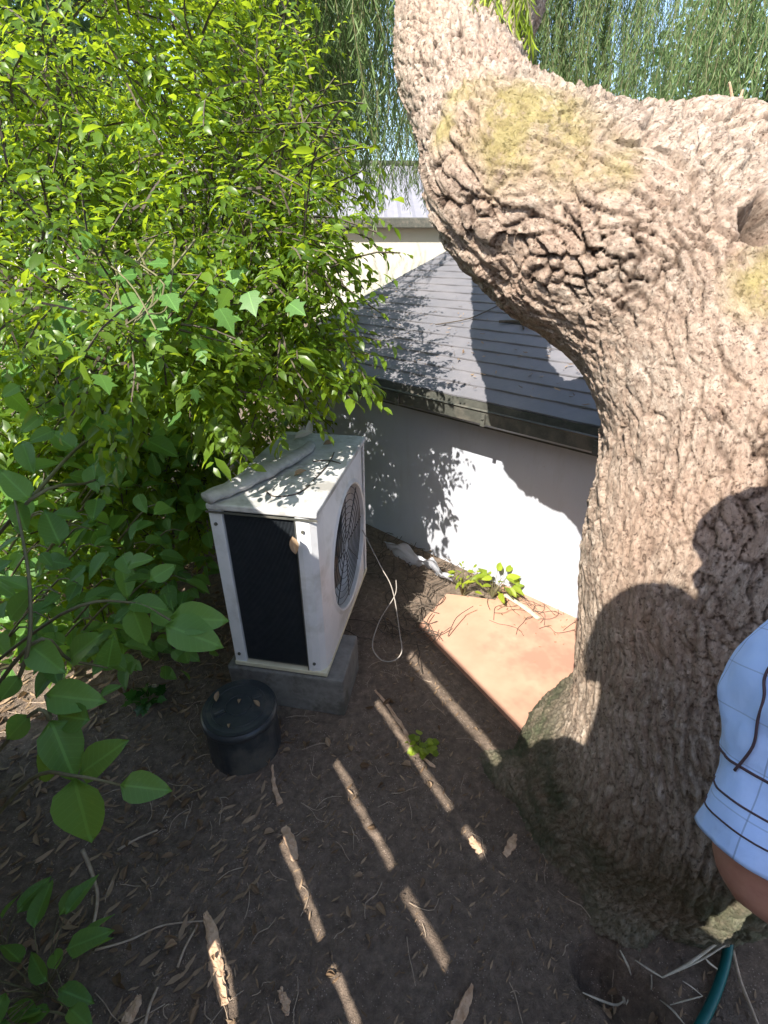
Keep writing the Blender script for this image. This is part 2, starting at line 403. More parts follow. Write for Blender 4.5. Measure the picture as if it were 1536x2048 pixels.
# underside & far slope closing
q = [W(a0,-.13,HE-.02), W(a1,-.13,HE-.02), W(a1+SKEW*run,run,HE+run*SL-.02), W(a0,run,HE+run*SL-.02)]
bm.faces.new([bm.verts.new(p) for p in q])
q = [W(a0,run-.14,HE+run*SL), W(a1+SKEW*run,run-.14,HE+run*SL), W(a1+SKEW*run,3.4,HE), W(a0,3.4,HE)]
bm.faces.new([bm.verts.new(p) for p in q])
roof = tohouse(from_bm('roof', bm, M['roof']))
# gable triangle and verge board
bm = bmesh.new()
tri = [W(RAKE-.01,0,.88), W(RAKE+SKEW*run,run,HE+run*SL-.03), W(RAKE+SKEW*run,2.5,.88)]
for dx in (0, .05):
    pass
v0 = [bm.verts.new(p) for p in tri]; v1 = [bm.verts.new(p - DW*.06) for p in tri]
bm.faces.new(v0); bm.faces.new(v1[::-1])
for i in range(3): bm.faces.new((v0[i], v0[(i+1)%3], v1[(i+1)%3], v1[i]))
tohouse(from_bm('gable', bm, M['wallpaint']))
bm = bmesh.new()
pa, pb = W(a1+.012,-.14,HE-.015), W(a1+.012+SKEW*run,run,HE+run*SL-.015)
dv = (pb-pa).normalized()
rot = Matrix((DW, dv, DW.cross(dv))).transposed()
add_box(bm, (pa+pb)/2, (.02, (pb-pa).length, .07), rot)
tohouse(from_bm('verge_board', bm, M['fascia']))
# gutter: a real quad-style profile swept along the eave, plus fascia
bm = bmesh.new()
prof = [(-.005,.055),(-.005,.0),(-.03,-.018),(-.075,-.018),(-.105,.0),(-.112,.05),(-.12,.056),(-.112,.060),(-.104,.05),(-.098,.006),(-.075,-.010),(-.03,-.010),(-.012,.004),(-.012,.055)]
ra, rb = [], []
for (y_, z_) in prof:
    ra.append(bm.verts.new(W(a0, y_-.12, HE-.055+z_))); rb.append(bm.verts.new(W(a1, y_-.12, HE-.055+z_)))
for i in range(len(prof)):
    j = (i+1)%len(prof); bm.faces.new((ra[i], ra[j], rb[j], rb[i]))
bm.faces.new(ra); bm.faces.new(rb[::-1])
tohouse(from_bm('gutter', bm, M['fascia']))
bm = bmesh.new()
add_box(bm, W((a0+a1)/2, -.108, HE-.055), (a1-a0-.02, .018, .11), RW)
add_box(bm, W((a0+a1)/2, -.052, HE-.105), (a1-a0-.03, .09, .010), RW)
tohouse(from_bm('fascia_board', bm, M['fascia']))
for k in range(9):
    bm = bmesh.new(); add_box(bm, W(1.8-.45*k, -.18, HE-.03), (.012, .13, .003), RW); add_box(bm, W(1.8-.45*k, -.236, HE-.035), (.016, .006, .05), RW, .001); tohouse(from_bm('gutter_bracket', bm, M['fascia']))
# ------------------------------------------------------------------ NEIGHBOUR HOUSE
nb_ = empty('neighbour_house', (0,12.5,0), R(3), 'cream walled house with pale metal roof standing beyond the low building', 'building')
bm = bmesh.new(); add_box(bm, (0, 3, .45), (16, 6, 3.05)); 
from_bm('wall', bm, M['cream'], nb_)
bm = bmesh.new()
hw = 8.3; e0 = (-.13, 1.99); e1 = (2.6, 3.28)
nr = 54
top = []
for k in range(nr*4+1):
    x = -hw + 2*hw*k/(nr*4); zz = .028 if k%4 == 0 else 0
    top.append((bm.verts.new((x, e0[0], e0[1]+zz)), bm.verts.new((x, e1[0], e1[1]+zz)), bm.verts.new((x, 6.3, 1.95+zz))))
for a, b in zip(top, top[1:]):
    bm.faces.new((a[0], b[0], b[1], a[1])); bm.faces.new((a[1], b[1], b[2], a[2]))
from_bm('roof', bm, M['roof2'], nb_)
bm = bmesh.new(); add_box(bm, (0, -.17, 1.94), (2*hw, .14, .20), None, .02); from_bm('gutter', bm, M['fascia'], nb_)
bm = bmesh.new(); add_box(bm, (0, -.056, 1.925), (2*hw-.1, .10, .03)); from_bm('soffit', bm, M['fascia'], nb_)
bm = bmesh.new(); add_tube(bm, [((-hw, e1[0], e1[1]+.05), .06), ((hw, e1[0], e1[1]+.05), .06)], 8); from_bm('ridge_cap', bm, M['fascia'], nb_)

# ------------------------------------------------------------------ SLATTED FENCE behind the camera (casts the light strips)
BF = Vector((-.5, .866, 0)); NF = Vector((.866, .5, 0)); OFF = -.6
def FP(t_, h, d=0): return NF*(OFF+d) + BF*t_ + Vector((0,0,h))
RF = Matrix((BF, -NF, Vector((0,0,1)))).transposed()
fen = empty('slatted_fence', FP(0,0), 0, 'brown timber fence of wide horizontal boards behind the camera', 'fence')
def tofen(o): o.parent = fen; o.matrix_parent_inverse = Matrix.Translation(fen.location).inverted(); return o
gaps = [1.733 - .277*k for k in range(6)]; GW = .053
edges = [1.90] + [x for k_, g_ in enumerate(gaps) for x in (g_+(GW+(.016 if k_ == 0 else 0))/2, g_-(GW+(.016 if k_ == 0 else 0))/2)] + [.05]
for i in range(0, len(edges), 2):
    bm = bmesh.new(); h1, h0 = edges[i], edges[i+1]
    add_box(bm, FP(-1.3, (h0+h1)/2), (3.4, .02, h1-h0), RF, .002); tofen(from_bm('board', bm, M['fencewood']))
bm = bmesh.new(); add_box(bm, FP(.96, .97), (1.1, .022, 1.86), RF, .002); tofen(from_bm('added_light_stop', bm, M['fencewood']))  # added unseen panel, closes the board gaps where the light strips begin
bm = bmesh.new(); add_box(bm, FP(-1.62, .97, .001), (2.76, .024, 1.855), RF, .002); tofen(from_bm('added_light_stop', bm, M['fencewood']))  # second added panel, blocks the sun so the strips end
for tt in (-3.0, -1.9, .42, 1.5):
    bm = bmesh.new(); add_box(bm, FP(tt, .94, -.05), (.09, .08, 1.9), RF, .003); tofen(from_bm('post', bm, M['fencewood']))
bm = bmesh.new()
pa, pb = FP(.30,.30,.03), FP(-.24,1.83,.03); dv = (pb-pa).normalized(); sd = dv.cross(NF).normalized()
add_box(bm, (pa+pb)/2, (.055, .02, (pb-pa).length), Matrix((sd, NF, dv)).transposed()); tofen(from_bm('brace', bm, M['fencewood']))

# ------------------------------------------------------------------ THE BIG TREE
tree = empty('weeping_tree', (1.0, 1.25, 0), 0, 'huge gnarled trunk with cracked pale bark, a swollen limb bending left and weeping green strands', 'tree')
def totree(o): o.parent = tree; o.matrix_parent_inverse = Matrix.Translation(tree.location).inverted(); return o
main = [(Vector((.80,.95,-.25)), .46), (Vector((.79,.94,.04)), .385), (P(1395,1500,1.24), .33), (P(1412,1300,1.15), .285), (P(1445,1100,1.08), .28),
        (P(1480,930,1.04), .275), (P(1455,770,1.03), .250), (P(1370,610,1.06), .245), (P(1250,500,1.08), .235), (P(1115,425,1.085), .215), (P(1000,340,1.09), .172),
        (P(938,210,1.24), .140), (P(926,80,1.42), .198), (P(942,-80,1.52), .232), (P(905,-330,2.4), .26), (P(870,-600,3.6), .16)]
side = [(P(1430,700,1.06), .24), (P(1570,620,1.13), .25), (P(1730,590,1.25), .24), (P(1930,480,1.5), .20), (P(2150,0,2.2), .18)]
bridge = [(P(1150,400,1.12), .17), (P(1265,430,1.12), .20), (P(1400,455,1.13), .22), (P(1540,540,1.15), .225), (P(1690,600,1.2), .2)]
roots = [[(Vector((.74,.93,.26)), .17), (Vector((.58,.95,.08)), .135), (Vector((.45,1.00,.01)), .09), (Vector((.33,1.10,-.06)), .06)],
         [(Vector((.72,.85,.25)), .20), (Vector((.64,.72,.04)), .14), (Vector((.585,.62,-.06)), .09)],
         [(Vector((.85,.85,.25)), .2), (Vector((.86,.74,.0)), .14), (Vector((.87,.64,-.1)), .08)]]
knobs = []
from mathutils import Quaternion
bm = bmesh.new()
for ch in (main, side, bridge, *roots): add_tube(bm, ch, 28, 6)
for c_, r_ in knobs:
    rr = bmesh.ops.create_icosphere(bm, subdivisions=3, radius=r_)
    for v in rr['verts']: v.co = v.co + c_
me = bpy.data.meshes.new('trunk_raw'); bm.to_mesh(me); bm.free()
tmp = bpy.data.objects.new('tmp', me); C.objects.link(tmp)
md = tmp.modifiers.new('r', 'REMESH'); md.mode = 'VOXEL'; md.voxel_size = .0048
md = tmp.modifiers.new('s', 'SMOOTH'); md.iterations = 22; md.factor = .6
dg = bpy.context.evaluated_depsgraph_get(); ev = tmp.evaluated_get(dg)
tm = bpy.data.meshes.new_from_object(ev); tm.name = 'trunk'
bpy.data.objects.remove(tmp)
nv = len(tm.vertices); co = np.empty(nv*3, np.float32); tm.vertices.foreach_get('co', co); co = co.reshape(-1,3).astype(float)
no = np.empty(nv*3, np.float32); tm.vertices.foreach_get('normal', no); no = no.reshape(-1,3).astype(float)
# bark coordinates: distance along the limb, and two across
def chain_coords(ch, co):
    q = smooth_path(ch, 6); pts = np.array([p for p, _ in q]); T = np.gradient(pts, axis=0); T /= np.linalg.norm(T, axis=1, keepdims=True)
    s = np.concatenate([[0], np.cumsum(np.linalg.norm(np.diff(pts, axis=0), axis=1))])
    rad = np.array([r for _, r in q])
    fr = np.zeros_like(pts); nrm = np.array([0,-1.0,0])
    for i in range(len(pts)):
        nrm = nrm - T[i]*nrm.dot(T[i]); nrm /= np.linalg.norm(nrm); fr[i] = nrm
    bi = np.cross(T, fr)
    best = np.full(len(co), 1e9); num = np.zeros((len(co),3)); den = np.zeros(len(co))
    for i in range(len(pts)):
        dd = co - pts[i]; dist = np.linalg.norm(dd, axis=1)
        wgt = np.exp(-(dist/.05)); al = s[i] + dd@T[i]
        v = np.stack([al, dd@fr[i], dd@bi[i]], 1)
        num += wgt[:,None]*v; den += wgt; best = np.minimum(best, dist - rad[i])
    return num/den[:,None], best
cA, dA = chain_coords(main, co); cB, dB = chain_coords(side, co)
wB = 1/(1+np.exp(-(dA-dB)/.01)); axB = np.array((P(1930,330,1.55)-P(1430,700,1.06)).normalized()); pB = np.cross(axB, [0,0,1.]); pB /= np.linalg.norm(pB); cB = np.stack([co@axB, co@pB, co@np.cross(axB,pB)], 1) + np.array([3.7,1.1,0])
bc = np.where(((wB > .5) | ((co[:,0]+.10*np.sin(co[:,2]*23)+.05*np.sin(co[:,1]*41) > .46) & (co[:,2] > 1.55)))[:,None], cB, cA)
def hash3(i, j, k, s):
    v = np.sin(i*127.1 + j*311.7 + k*74.7 + s*53.3)*43758.5453; return v - np.floor(v)
def voro(p, tilt=False):
    b = np.floor(p); f1 = np.full(len(p), 9.); f2 = f1.copy(); idv = np.zeros(len(p)); tv = np.zeros(len(p))
    for i in (-1,0,1):
        for j in (-1,0,1):
            for k in (-1,0,1):
                c = b + np.array([i,j,k]); q = c + np.stack([hash3(c[:,0],c[:,1],c[:,2],s_) for s_ in (1,2,3)], 1)
                d = np.linalg.norm(q-p, axis=1); h = hash3(c[:,0],c[:,1],c[:,2],7)
                m1 = d < f1; tv = np.where(m1, (p-q)@np.array([.75,.45,-.5])*(.4+1.2*hash3(c[:,0],c[:,1],c[:,2],9)), tv); f2 = np.where(m1, f1, np.minimum(f2, d)); idv = np.where(m1, h, idv); f1 = np.where(m1, d, f1)
    return (f1, f2, idv, tv) if tilt else (f1, f2, idv)
def n3(p, s, seed=0):
    p = p*s + seed*3.7; b = np.floor(p); f = p-b; f = f*f*(3-2*f); r_ = 0
    for i in (0,1):
        for j in (0,1):
            for k in (0,1):
                wg = (f[:,0] if i else 1-f[:,0])*(f[:,1] if j else 1-f[:,1])*(f[:,2] if k else 1-f[:,2])
                r_ = r_ + wg*hash3(b[:,0]+i, b[:,1]+j, b[:,2]+k, seed)
    return r_ - .5
PXp = (lambda d: (768+FPX*d[:,0]/(d[:,1]*math.cos(PITCH)-d[:,2]*math.sin(PITCH)), 1024-FPX*(d[:,2]*math.cos(PITCH)+d[:,1]*math.sin(PITCH))/(d[:,1]*math.cos(PITCH)-d[:,2]*math.sin(PITCH)), d[:,1]*math.cos(PITCH)-d[:,2]*math.sin(PITCH)))
_sx, _sy, _sz = PXp(co - np.array(CAM))
def onbark(px, py, r_=14):          # the point of the bark seen towards (px, py)
    k = (abs(_sx-px) < r_) & (abs(_sy-py) < r_) & (_sz > .2)
    if not k.any(): return np.array(P(px, py, 1.0))
    i = np.where(k)[0]; return co[i[np.argmin(_sz[i])]]
wob = np.stack([n3(co, 9, s_) for s_ in (1,2,3)], 1)*.085 + np.stack([n3(co, 34, s_) for s_ in (4,5,6)], 1)*.014
q1 = (bc + wob)*np.array([11., 38., 38.]); f1, f2, id1, tl1 = voro(q1, True); edge = f2-f1
plate = np.clip(edge/.13, 0, 1)**.8
q2 = (bc + wob*.6)*np.array([30., 90., 90.]); g1, g2, id2, tl2 = voro(q2, True); edge2 = np.clip((g2-g1)/.3, 0, 1)
big = n3(co, 4., 9) + .25*n3(co, 11, 19)
chunk = np.clip(.85 + 1.6*n3(co, 3.6, 12), .25, 1.25)               # where the bark is plated and where smooth
mossy_c = [onbark(*q) for q in ((930,170),(1000,240),(1080,220),(1010,300),(1130,280),(1220,290),(880,240))]
mo = np.zeros(nv)
for c_, r_ in zip(mossy_c, (.085,.105,.09,.085,.09,.065,.05)): mo = np.maximum(mo, np.clip(1.1*(1 - np.linalg.norm(co-c_, axis=1)/r_/1.35) + 1.5*n3(co, 12, 3) + .6*n3(co, 40, 4), 0, 1)*np.clip(1.6-1.5*np.linalg.norm(co-c_, axis=1)/r_/1.25, 0, 1))
c_ = onbark(1525,560); mo = np.maximum(mo, np.clip(1.5*(1 - np.linalg.norm(co-c_, axis=1)/.08), 0, 1))
low = np.clip((1.22-co[:,2])/.5, 0, 1)
chunk = chunk*(1-.75*low)*(1-.6*mo)
# long vertical furrows low on the trunk
q3 = (bc + wob*.25)*np.array([5., 55., 55.]); h1, h2, _ = voro(q3); fur = np.clip((h2-h1)/.35, 0, 1)
opn2 = np.clip(.5 + 2.5*n3(co, 12, 33), 0, 1)
opn = np.clip(.15 + 2.2*n3(co, 7, 31) + .55, 0, 1)
disp = chunk*(.014*opn*(plate-1) + .005*(id1-.5) + .011*tl1) + (.0035*(edge2-1)*opn2 + .0035*tl2 + .0025*(id2-.5))*(.5+.5*chunk) + .034*big + .005*n3(co, 30, 5) + low*.007*(fur-1)
# knot hole
kc = onbark(1512,440); kd = np.linalg.norm(co-kc, axis=1); disp = disp - .075*np.exp(-(kd/.034)**4) + .012*np.exp(-((kd-.050)/.014)**2)
co2 = co + no*disp[:,None]
tm.vertices.foreach_set('co', co2.astype(np.float32).ravel())
a = tm.attributes.new('bark', 'FLOAT_VECTOR', 'POINT'); a.data.foreach_set('vector', ((bc+wob*.3)*np.array([12.,28.,28.])).astype(np.float32).ravel())
ck = np.maximum(np.clip(1-edge/.09, 0, 1), .6*np.clip(1-edge2/.25, 0, 1)*opn2)*np.clip(chunk*1.3, 0, 1)*opn + .35*np.clip(1-(h2-h1)/.12, 0, 1)*low
ck = np.maximum(np.clip(ck, 0, 1), np.exp(-(kd/.03)**4))
a = tm.attributes.new('crack', 'FLOAT', 'POINT'); a.data.foreach_set('value', ck.astype(np.float32))
a = tm.attributes.new('moss', 'FLOAT', 'POINT'); a.data.foreach_set('value', mo.astype(np.float32))
al = np.clip((.80-co[:,2])/.5, 0, 1)*np.clip(.9+1.5*n3(co,3,8),0,1)  # dark greenish tint, stronger towards the ground
a = tm.attributes.new('low_green', 'FLOAT', 'POINT'); a.data.foreach_set('value', al.astype(np.float32))
for p in tm.polygons: p.use_smooth = True
tm.materials.clear(); tm.materials.append(M['bark']); tm.update()
trunk = bpy.data.objects.new('trunk', tm); C.objects.link(trunk); totree(trunk)

# crown: limbs above the frame with weeping strands
bm = bmesh.new()
top = P(870,-600,3.6)
tips = []
for k, (ax, ay, az) in enumerate([(-1.6,1.2,.7),(-.6,2.2,.9),(.6,2.6,.8),(1.8,2.4,.6),(2.8,1.6,.5),(.2,1.4,1.3),(3.4,2.6,.2),(-2.3,2.6,.4),(1.2,3.6,.6)]):
    e_ = top + Vector((ax,ay,az)); mid = top + Vector((ax*.45, ay*.45, az*.9))
    add_tube(bm, [(top - Vector((0,.1,.2)), .09), (mid, .055), (e_, .02)], 8, 6)
    tips += [(mid, e_)]
rs = P(2150,0,2.2)
for (ax, ay, az) in [(.6,1.5,.8),(-.6,2.2,.9),(1.2,2.6,.5)]:
    e_ = rs + Vector((ax,ay,az)); mid = rs + Vector((ax*.4, ay*.4, az*.8)); add_tube(bm, [(rs, .1), (mid, .06), (e_, .02)], 8, 6); tips.append((mid, e_))
totree(from_bm('limbs', bm, M['bark'], smooth=True))
pos, dr, up_, sz = [], [], [], []
stm = bmesh.new()
def strand(p0, length, lean, lsize=.075, dens=52, stem=True):
    p = Vector(p0); n_ = int(length*dens); st = length/n_; pts = [(p.copy(), .003)]
    ph = random.random()*6
    for i in range(n_):
        t_ = i/n_
        p = p + st*(Vector((lean.x*(1-t_) + .12*math.sin(ph+i*.11)*2.2, lean.y*(1-t_) + .25*math.cos(ph*2+i*.1), -1)).normalized())
        if i % 6 == 0: pts.append((p.copy(), .002))
        a_ = random.random()*2*PI
        dr.append((math.cos(a_)*.6, math.sin(a_)*.6, -.8-random.random()*.5)); up_.append((random.gauss(0,1), random.gauss(0,1), random.gauss(0,.6)))
        pos.append(tuple(p)); sz.append(lsize*(.6+.6*random.random()))
    if stem and len(pts) > 2: add_tube(stm, pts, 3, 1)
def in_view_guard(p):        # keep the sunlit trunk and wall free: strands only well behind
    return p.y > 2.9
cnt = 0
for _ in range(9000):
    if cnt > 1500: break
    a_, b_ = random.choice(tips); t_ = random.random(); c_ = a_.lerp(b_, t_) + Vector((random.gauss(0,.35), random.gauss(0,.35), random.uniform(-.1,.25)))
    if c_.y < 2.7: continue
    # strand length so the lower ends hang at different heights above the low roof
    bottom = random.uniform(1.75, 2.7) if c_.x > .1 else random.uniform(1.62, 2.6)
    q_ = c_.x/(c_.y*.883)
    if (-.035 < q_ < .06) or (mnoise.noise(Vector((q_*7, 3.3, 0))) > .22 and q_ > .2): continue
    ln = c_.z - bottom
    if ln < .4: continue
    strand(c_, ln, Vector((random.gauss(0,.25), random.gauss(0,.25), 0))); cnt += 1
lb = Vector((-1.3, 3.9, 3.5)); bm = bmesh.new(); add_tube(bm, [(top, .05), (Vector((-.4,3.6,3.75)), .035), (lb, .015)], 7, 6); totree(from_bm('limbs', bm, M['bark'], smooth=True))
for _ in range(330):
    y_ = random.uniform(3.1, 4.6); q_ = random.uniform(-.30, -.03); strand(Vector((q_*y_*.8, y_, random.uniform(3.3,3.7))), random.uniform(1.0, 1.85), Vector((random.gauss(0,.2), random.gauss(0,.2), 0)))
cr = leaves('crown', pos, dr, up_, sz, tmpl_lance(.11, .25), M['leaf_willow']); totree(cr)
totree(from_bm('hanging_twigs', stm, M['stem']))
# lime sprigs hanging over the rising limb, and a few on the left of it
pos, dr, up_, sz = [], [], [], []; stm = bmesh.new()
for k in range(70):
    c_ = P(random.uniform(945,1060), random.uniform(-120,10), random.uniform(1.14,1.20)); strand(c_, random.uniform(.10,.22), Vector((random.gauss(0,.2),0,0)), .045, 90)
cr = leaves('lime_shoots', pos, dr, up_, sz, tmpl_lance(.12, .2), M['leaf_lime']); totree(cr)
totree(from_bm('shoot_stems', stm, M['stem']))
# broken twig stub and loose flakes on the limb
bm = bmesh.new()
for k in range(5):
    p0 = P(1445,270,1.10); add_tube(bm, [(p0-Vector((0,0,.03)), .009), (p0+Vector((random.uniform(-.01,.03), 0, .03)), .005), (p0+Vector((random.uniform(-.02,.04), -.01, .04+.012*k)), .002)], 6, 3)
totree(from_bm('broken_stub', bm, M['drybark']))

# ------------------------------------------------------------------ LEFT SHRUB (dense, small leaves)
shrub = empty('dense_shrub', (-1.3, 2.6, 0), 0, 'tall dense shrub of small leaves filling the left behind the air conditioner', 'shrub')
def tosh(o): o.parent = shrub; o.matrix_parent_inverse = Matrix.Translation(shrub.location).inverted(); return o
EL = [(P(330,300,1.65), .42), (P(500,420,1.50), .26), (P(560,560,1.50), .20), (P(200,560,1.55), .36), (P(120,120,1.5), .45), (P(430,60,1.8), .36),
      (P(560,700,1.75), .22), (P(450,800,2.0), .24), (P(200,860,1.9), .30), (P(100,1100,1.9), .30), (P(360,980,2.3), .26), (P(560,330,1.55), .15), (P(600,500,1.40), .135),
      (P(300,-250,1.9), .5), (P(540,150,1.8),.18), (P(480,600,2.7), .42), (P(300,350,2.9), .6), (P(250,720,2.7), .5), (P(540,820,2.75), .26), (P(480,200,2.9), .4),
      (P(150,980,2.6), .4), (P(-80,400,1.6), .4), (P(430,640,1.6), .26), (P(625,630,1.50), .14), (P(600,740,1.65), .15), (P(610,440,1.45), .14), (P(585,250,1.5), .15), (P(320,690,1.22), .17), (P(200,560,1.15), .20), (P(390,780,1.4), .13), (P(60,800,1.9), .35), (P(60,1150,2.6), .45), (P(330,1130,2.9), .3)]
tw = bmesh.new(); pos, dr, up_, sz = [], [], [], []; rv = []
tot = sum(r_**2.0 for _, r_ in EL)
for c_, r_ in EL:
    for _ in range(int(6600*r_**2.0/tot)):
        v = Vector((random.gauss(0,1), random.gauss(0,1), random.gauss(0,1))).normalized()*(random.random()**.45)*r_
        p = c_ + v
        if p.z < .12 or (p.z < 1.10 and p.y < 2.15 and p.x > -.66) or (p.z < 1.0 and p.x > -.55 and p.y < 2.4) or (p-CAM).length < .85 or (p.x > .02): continue
        ln = random.uniform(.10,.26); d_ = (v.normalized()*.7 + Vector((random.gauss(0,.5), random.gauss(0,.5), random.gauss(-.1,.5)))).normalized()
        nl = int(ln*75); tr_ = random.random(); ls_ = random.choice((.8,1,1,1.3)) * (1.45 if p.z < 1.25 else 1.0); q = p.copy(); pts = [(q.copy(), .004)]
        for i in range(nl):
            d_ = (d_ + Vector((0,0,-.035)) + Vector((random.gauss(0,.05),)*3)).normalized(); q = q + d_*(ln/nl)
            if i % 5 == 4: pts.append((q.copy(), .0025))
            sd = d_.cross(Vector((0,0,1))); sd = sd.normalized() if sd.length > .01 else Vector((1,0,0))
            sg = 1 if i%2 else -1; ld = d_*.6 + sd*sg*.8 + Vector((random.gauss(0,.25), random.gauss(0,.25), random.gauss(-.15,.25)))
            pos.append(tuple(q)); dr.append(tuple(ld)); up_.append((random.gauss(0,.45), random.gauss(0,.45)-.2, 1)); sz.append(random.uniform(.016,.042)*ls_); rv.append(min(1, max(0, tr_*.7 + random.random()*.3)))
        if random.random() < .5 and len(pts) > 2: add_tube(tw, pts, 3, 1)
print('shrub leaves', len(pos))
tosh(leaves('foliage', pos, dr, up_, sz, tmpl_lance(.40, .22), M['leaf_shrub'], rnd=rv, wvar=rng.uniform(.7,1.3,len(pos))))
tosh(from_bm('twigs', tw, M['darkstem']))
bm = bmesh.new()
base = Vector((-1.3, 2.6, 0))
for c_, r_ in EL[:12]:
    b_ = base + Vector((random.gauss(0,.25), random.gauss(0,.2), -.05)); m_ = b_.lerp(c_, .5) + Vector((random.gauss(0,.12), random.gauss(0,.12), .1))
    add_tube(bm, [(b_, .022), (m_, .014), (c_, .006)], 8, 6)
    for _ in range(4):
        e_ = c_ + Vector((random.gauss(0,1), random.gauss(0,1), random.gauss(0,1))).normalized()*r_*.8; add_tube(bm, [(m_.lerp(c_,.6), .007), ((m_+e_)/2+Vector((0,0,.05)), .005), (e_, .002)], 5, 4)
tosh(from_bm('stems', bm, M['darkstem'], smooth=True))
# shrub in the near left whose crown closes the upper left corner
# ------------------------------------------------------------------ BROAD-LEAVED SAPLING (near left)
sap = empty('ovate_leaf_sapling', (-1.25, 1.0, 0.1), 0, 'leggy young tree with large pointed oval leaves reaching in from the left edge', 'sapling')
def tosap(o): o.parent = sap; o.matrix_parent_inverse = Matrix.Translation(sap.location).inverted(); return o
SP = [ # px, py (base of leaf), tip px, py, z, size factor (length metres)
 (150,1555,175,1690,.95,.0),(240,1570,335,1580,.98,0),(160,1550,240,1485,1.0,0),(100,1440,150,1555,1.0,0),(90,1390,200,1400,1.02,0),
 (60,1430,10,1480,1.0,0),(40,1350,0,1400,1.0,0),(60,1290,120,1340,1.0,0),(20,1240,60,1180,1.05,0),(140,1320,190,1270,1.1,0),(215,1335,225,1280,1.15,0),
 (60,1180,0,1150,1.0,0),(300,1160,350,1130,1.25,0),(255,1130,300,1115,1.3,0),(330,1250,440,1290,1.2,0),(340,1235,450,1240,1.22,0),(260,1205,330,1215,1.25,0),(265,1215,290,1290,1.25,0),
 (60,1000,0,940,1.15,0),(30,1000,50,1060,1.15,0),(120,1090,90,1020,1.2,0),(190,960,250,930,1.4,0),(150,900,100,860,1.4,0),(210,890,170,830,1.4,0),(220,850,270,840,1.45,0),
 (290,880,350,905,1.45,0),(300,870,370,830,1.5,0),(220,900,235,970,1.4,0),(110,860,60,880,1.35,0),(180,1440,110,1430,1.0,0),(120,1500,70,1560,1.0,0),(200,1390,240,1370,1.1,0)]
pos, dr, up_, sz, nodes = [], [], [], [], []
for (x0,y0,x1,y1,z,_) in SP:
    a_ = P(x0,y0,z); b_ = P(x1,y1,z + random.uniform(-.04,.04)); pos.append(a_); dr.append(b_-a_); sz.append((b_-a_).length*1.08)
    toc = (CAM-a_).normalized(); up_.append(toc*.8 + Vector((random.gauss(0,.3), random.gauss(0,.3), .6)))
    nodes.append(a_)
extra = []
# extra generic leaves around
for _ in range(520):
    x = random.uniform(-60,440); y = random.uniform(860,1340); z = random.uniform(1.65,2.5); a_ = P(x,y,z)
    if a_.x > -.63 or a_.z < .06: continue
    pos.append(a_); dr.append(Vector((random.gauss(.3,.7), random.gauss(-.4,.6), random.gauss(-.3,.4)))); sz.append(random.uniform(.05,.10)); up_.append(Vector((random.gauss(0,.4), random.gauss(-.35,.4), 1)))
for _ in range(620):
    x = random.uniform(-150,430); y = random.uniform(620,1330)
    if x > 250 + (y-620)*.15 and random.random() < .75: continue
    z = random.uniform(1.35,2.1); a_ = P(x,y,z)
    if a_.x > -.6 and a_.y < 2.4 and a_.x > -.62: continue
    d_ = Vector((random.gauss(.2,.7), random.gauss(-.3,.6), random.gauss(-.35,.4)))
    pos.append(a_); dr.append(d_); sz.append(random.uniform(.055,.105)); up_.append(Vector((random.gauss(0,.4), random.gauss(-.3,.4), 1)))
    if random.random() < .3: extra.append(a_)
tosap(leaves('leaves', [tuple(p) for p in pos], [tuple(p) for p in dr], [tuple(p) for p in up_], sz, tmpl_ovate(.62,.12), M['leaf_big'], luv=True))
bm = bmesh.new()
t0 = Vector((-1.25,1.0,.1))
for path in [[(-60,1700,1.15),(60,1560,1.0),(150,1552,.95),(240,1570,.98)], [(-80,1600,1.2),(60,1430,1.0),(100,1440,1.0),(90,1390,1.02)], [(-90,1500,1.3),(60,1290,1.0),(140,1320,1.1),(215,1335,1.15)],
             [(-100,1400,1.5),(120,1230,1.2),(260,1205,1.25),(340,1240,1.2)], [(-100,1200,1.5),(60,1000,1.15),(190,960,1.4),(300,875,1.47)], [(60,1000,1.15),(150,900,1.4),(220,850,1.45)], [(-60,1450,1.2),(40,1350,1.0),(60,1180,1.0),(30,1000,1.15)]]:
    add_tube(bm, [(P(*q), .005-.0008*i) for i, q in enumerate(path)], 6, 5)
for a_ in extra:
    add_tube(bm, [(a_ + Vector((-.25,.1,-.18)), .004), (a_ + Vector((-.10,.06,-.03)), .003), (a_, .0015)], 5, 3)
add_tube(bm, [(t0, .02), (P(-90,1500,1.35), .014), (P(-100,1200,1.5), .010), (P(-80,900,1.6), .008), (P(60,700,1.7),.004)], 8, 5)
tosap(from_bm('stems', bm, M['stem'], smooth=True))

# ------------------------------------------------------------------ generic little plants
def plant(name, base, n, spread, height, lsize, tmpl, mt, label, cat, group=None, luv=False, flat=.5):
    e_ = empty(name, base, 0, label, cat, group)
    pos, dr, up_, sz = [], [], [], []; bm = bmesh.new()
    for i in range(n):
        a_ = random.random()*2*PI; rr = spread*random.random()**.6
        p = Vector((math.cos(a_)*rr, math.sin(a_)*rr, height*random.uniform(.35,1)))
        add_tube(bm, [((0,0,-.01), .0016), (p*.5+Vector((0,0,.01)), .0013), (p, .0008)], 4, 3)
        pos.append(tuple(p)); dr.append((math.cos(a_), math.sin(a_), random.uniform(-.4,.3))); up_.append((random.gauss(0,flat), random.gauss(-.2,flat), 1)); sz.append(lsize*random.uniform(.7,1.2))
    leaves('leaves', pos, dr, up_, sz, tmpl, mt, e_, luv=luv); from_bm('stems', bm, M['stem'], e_)
    return e_
OV = tmpl_ovate(.5,.15); IVY = tmpl_ivy()
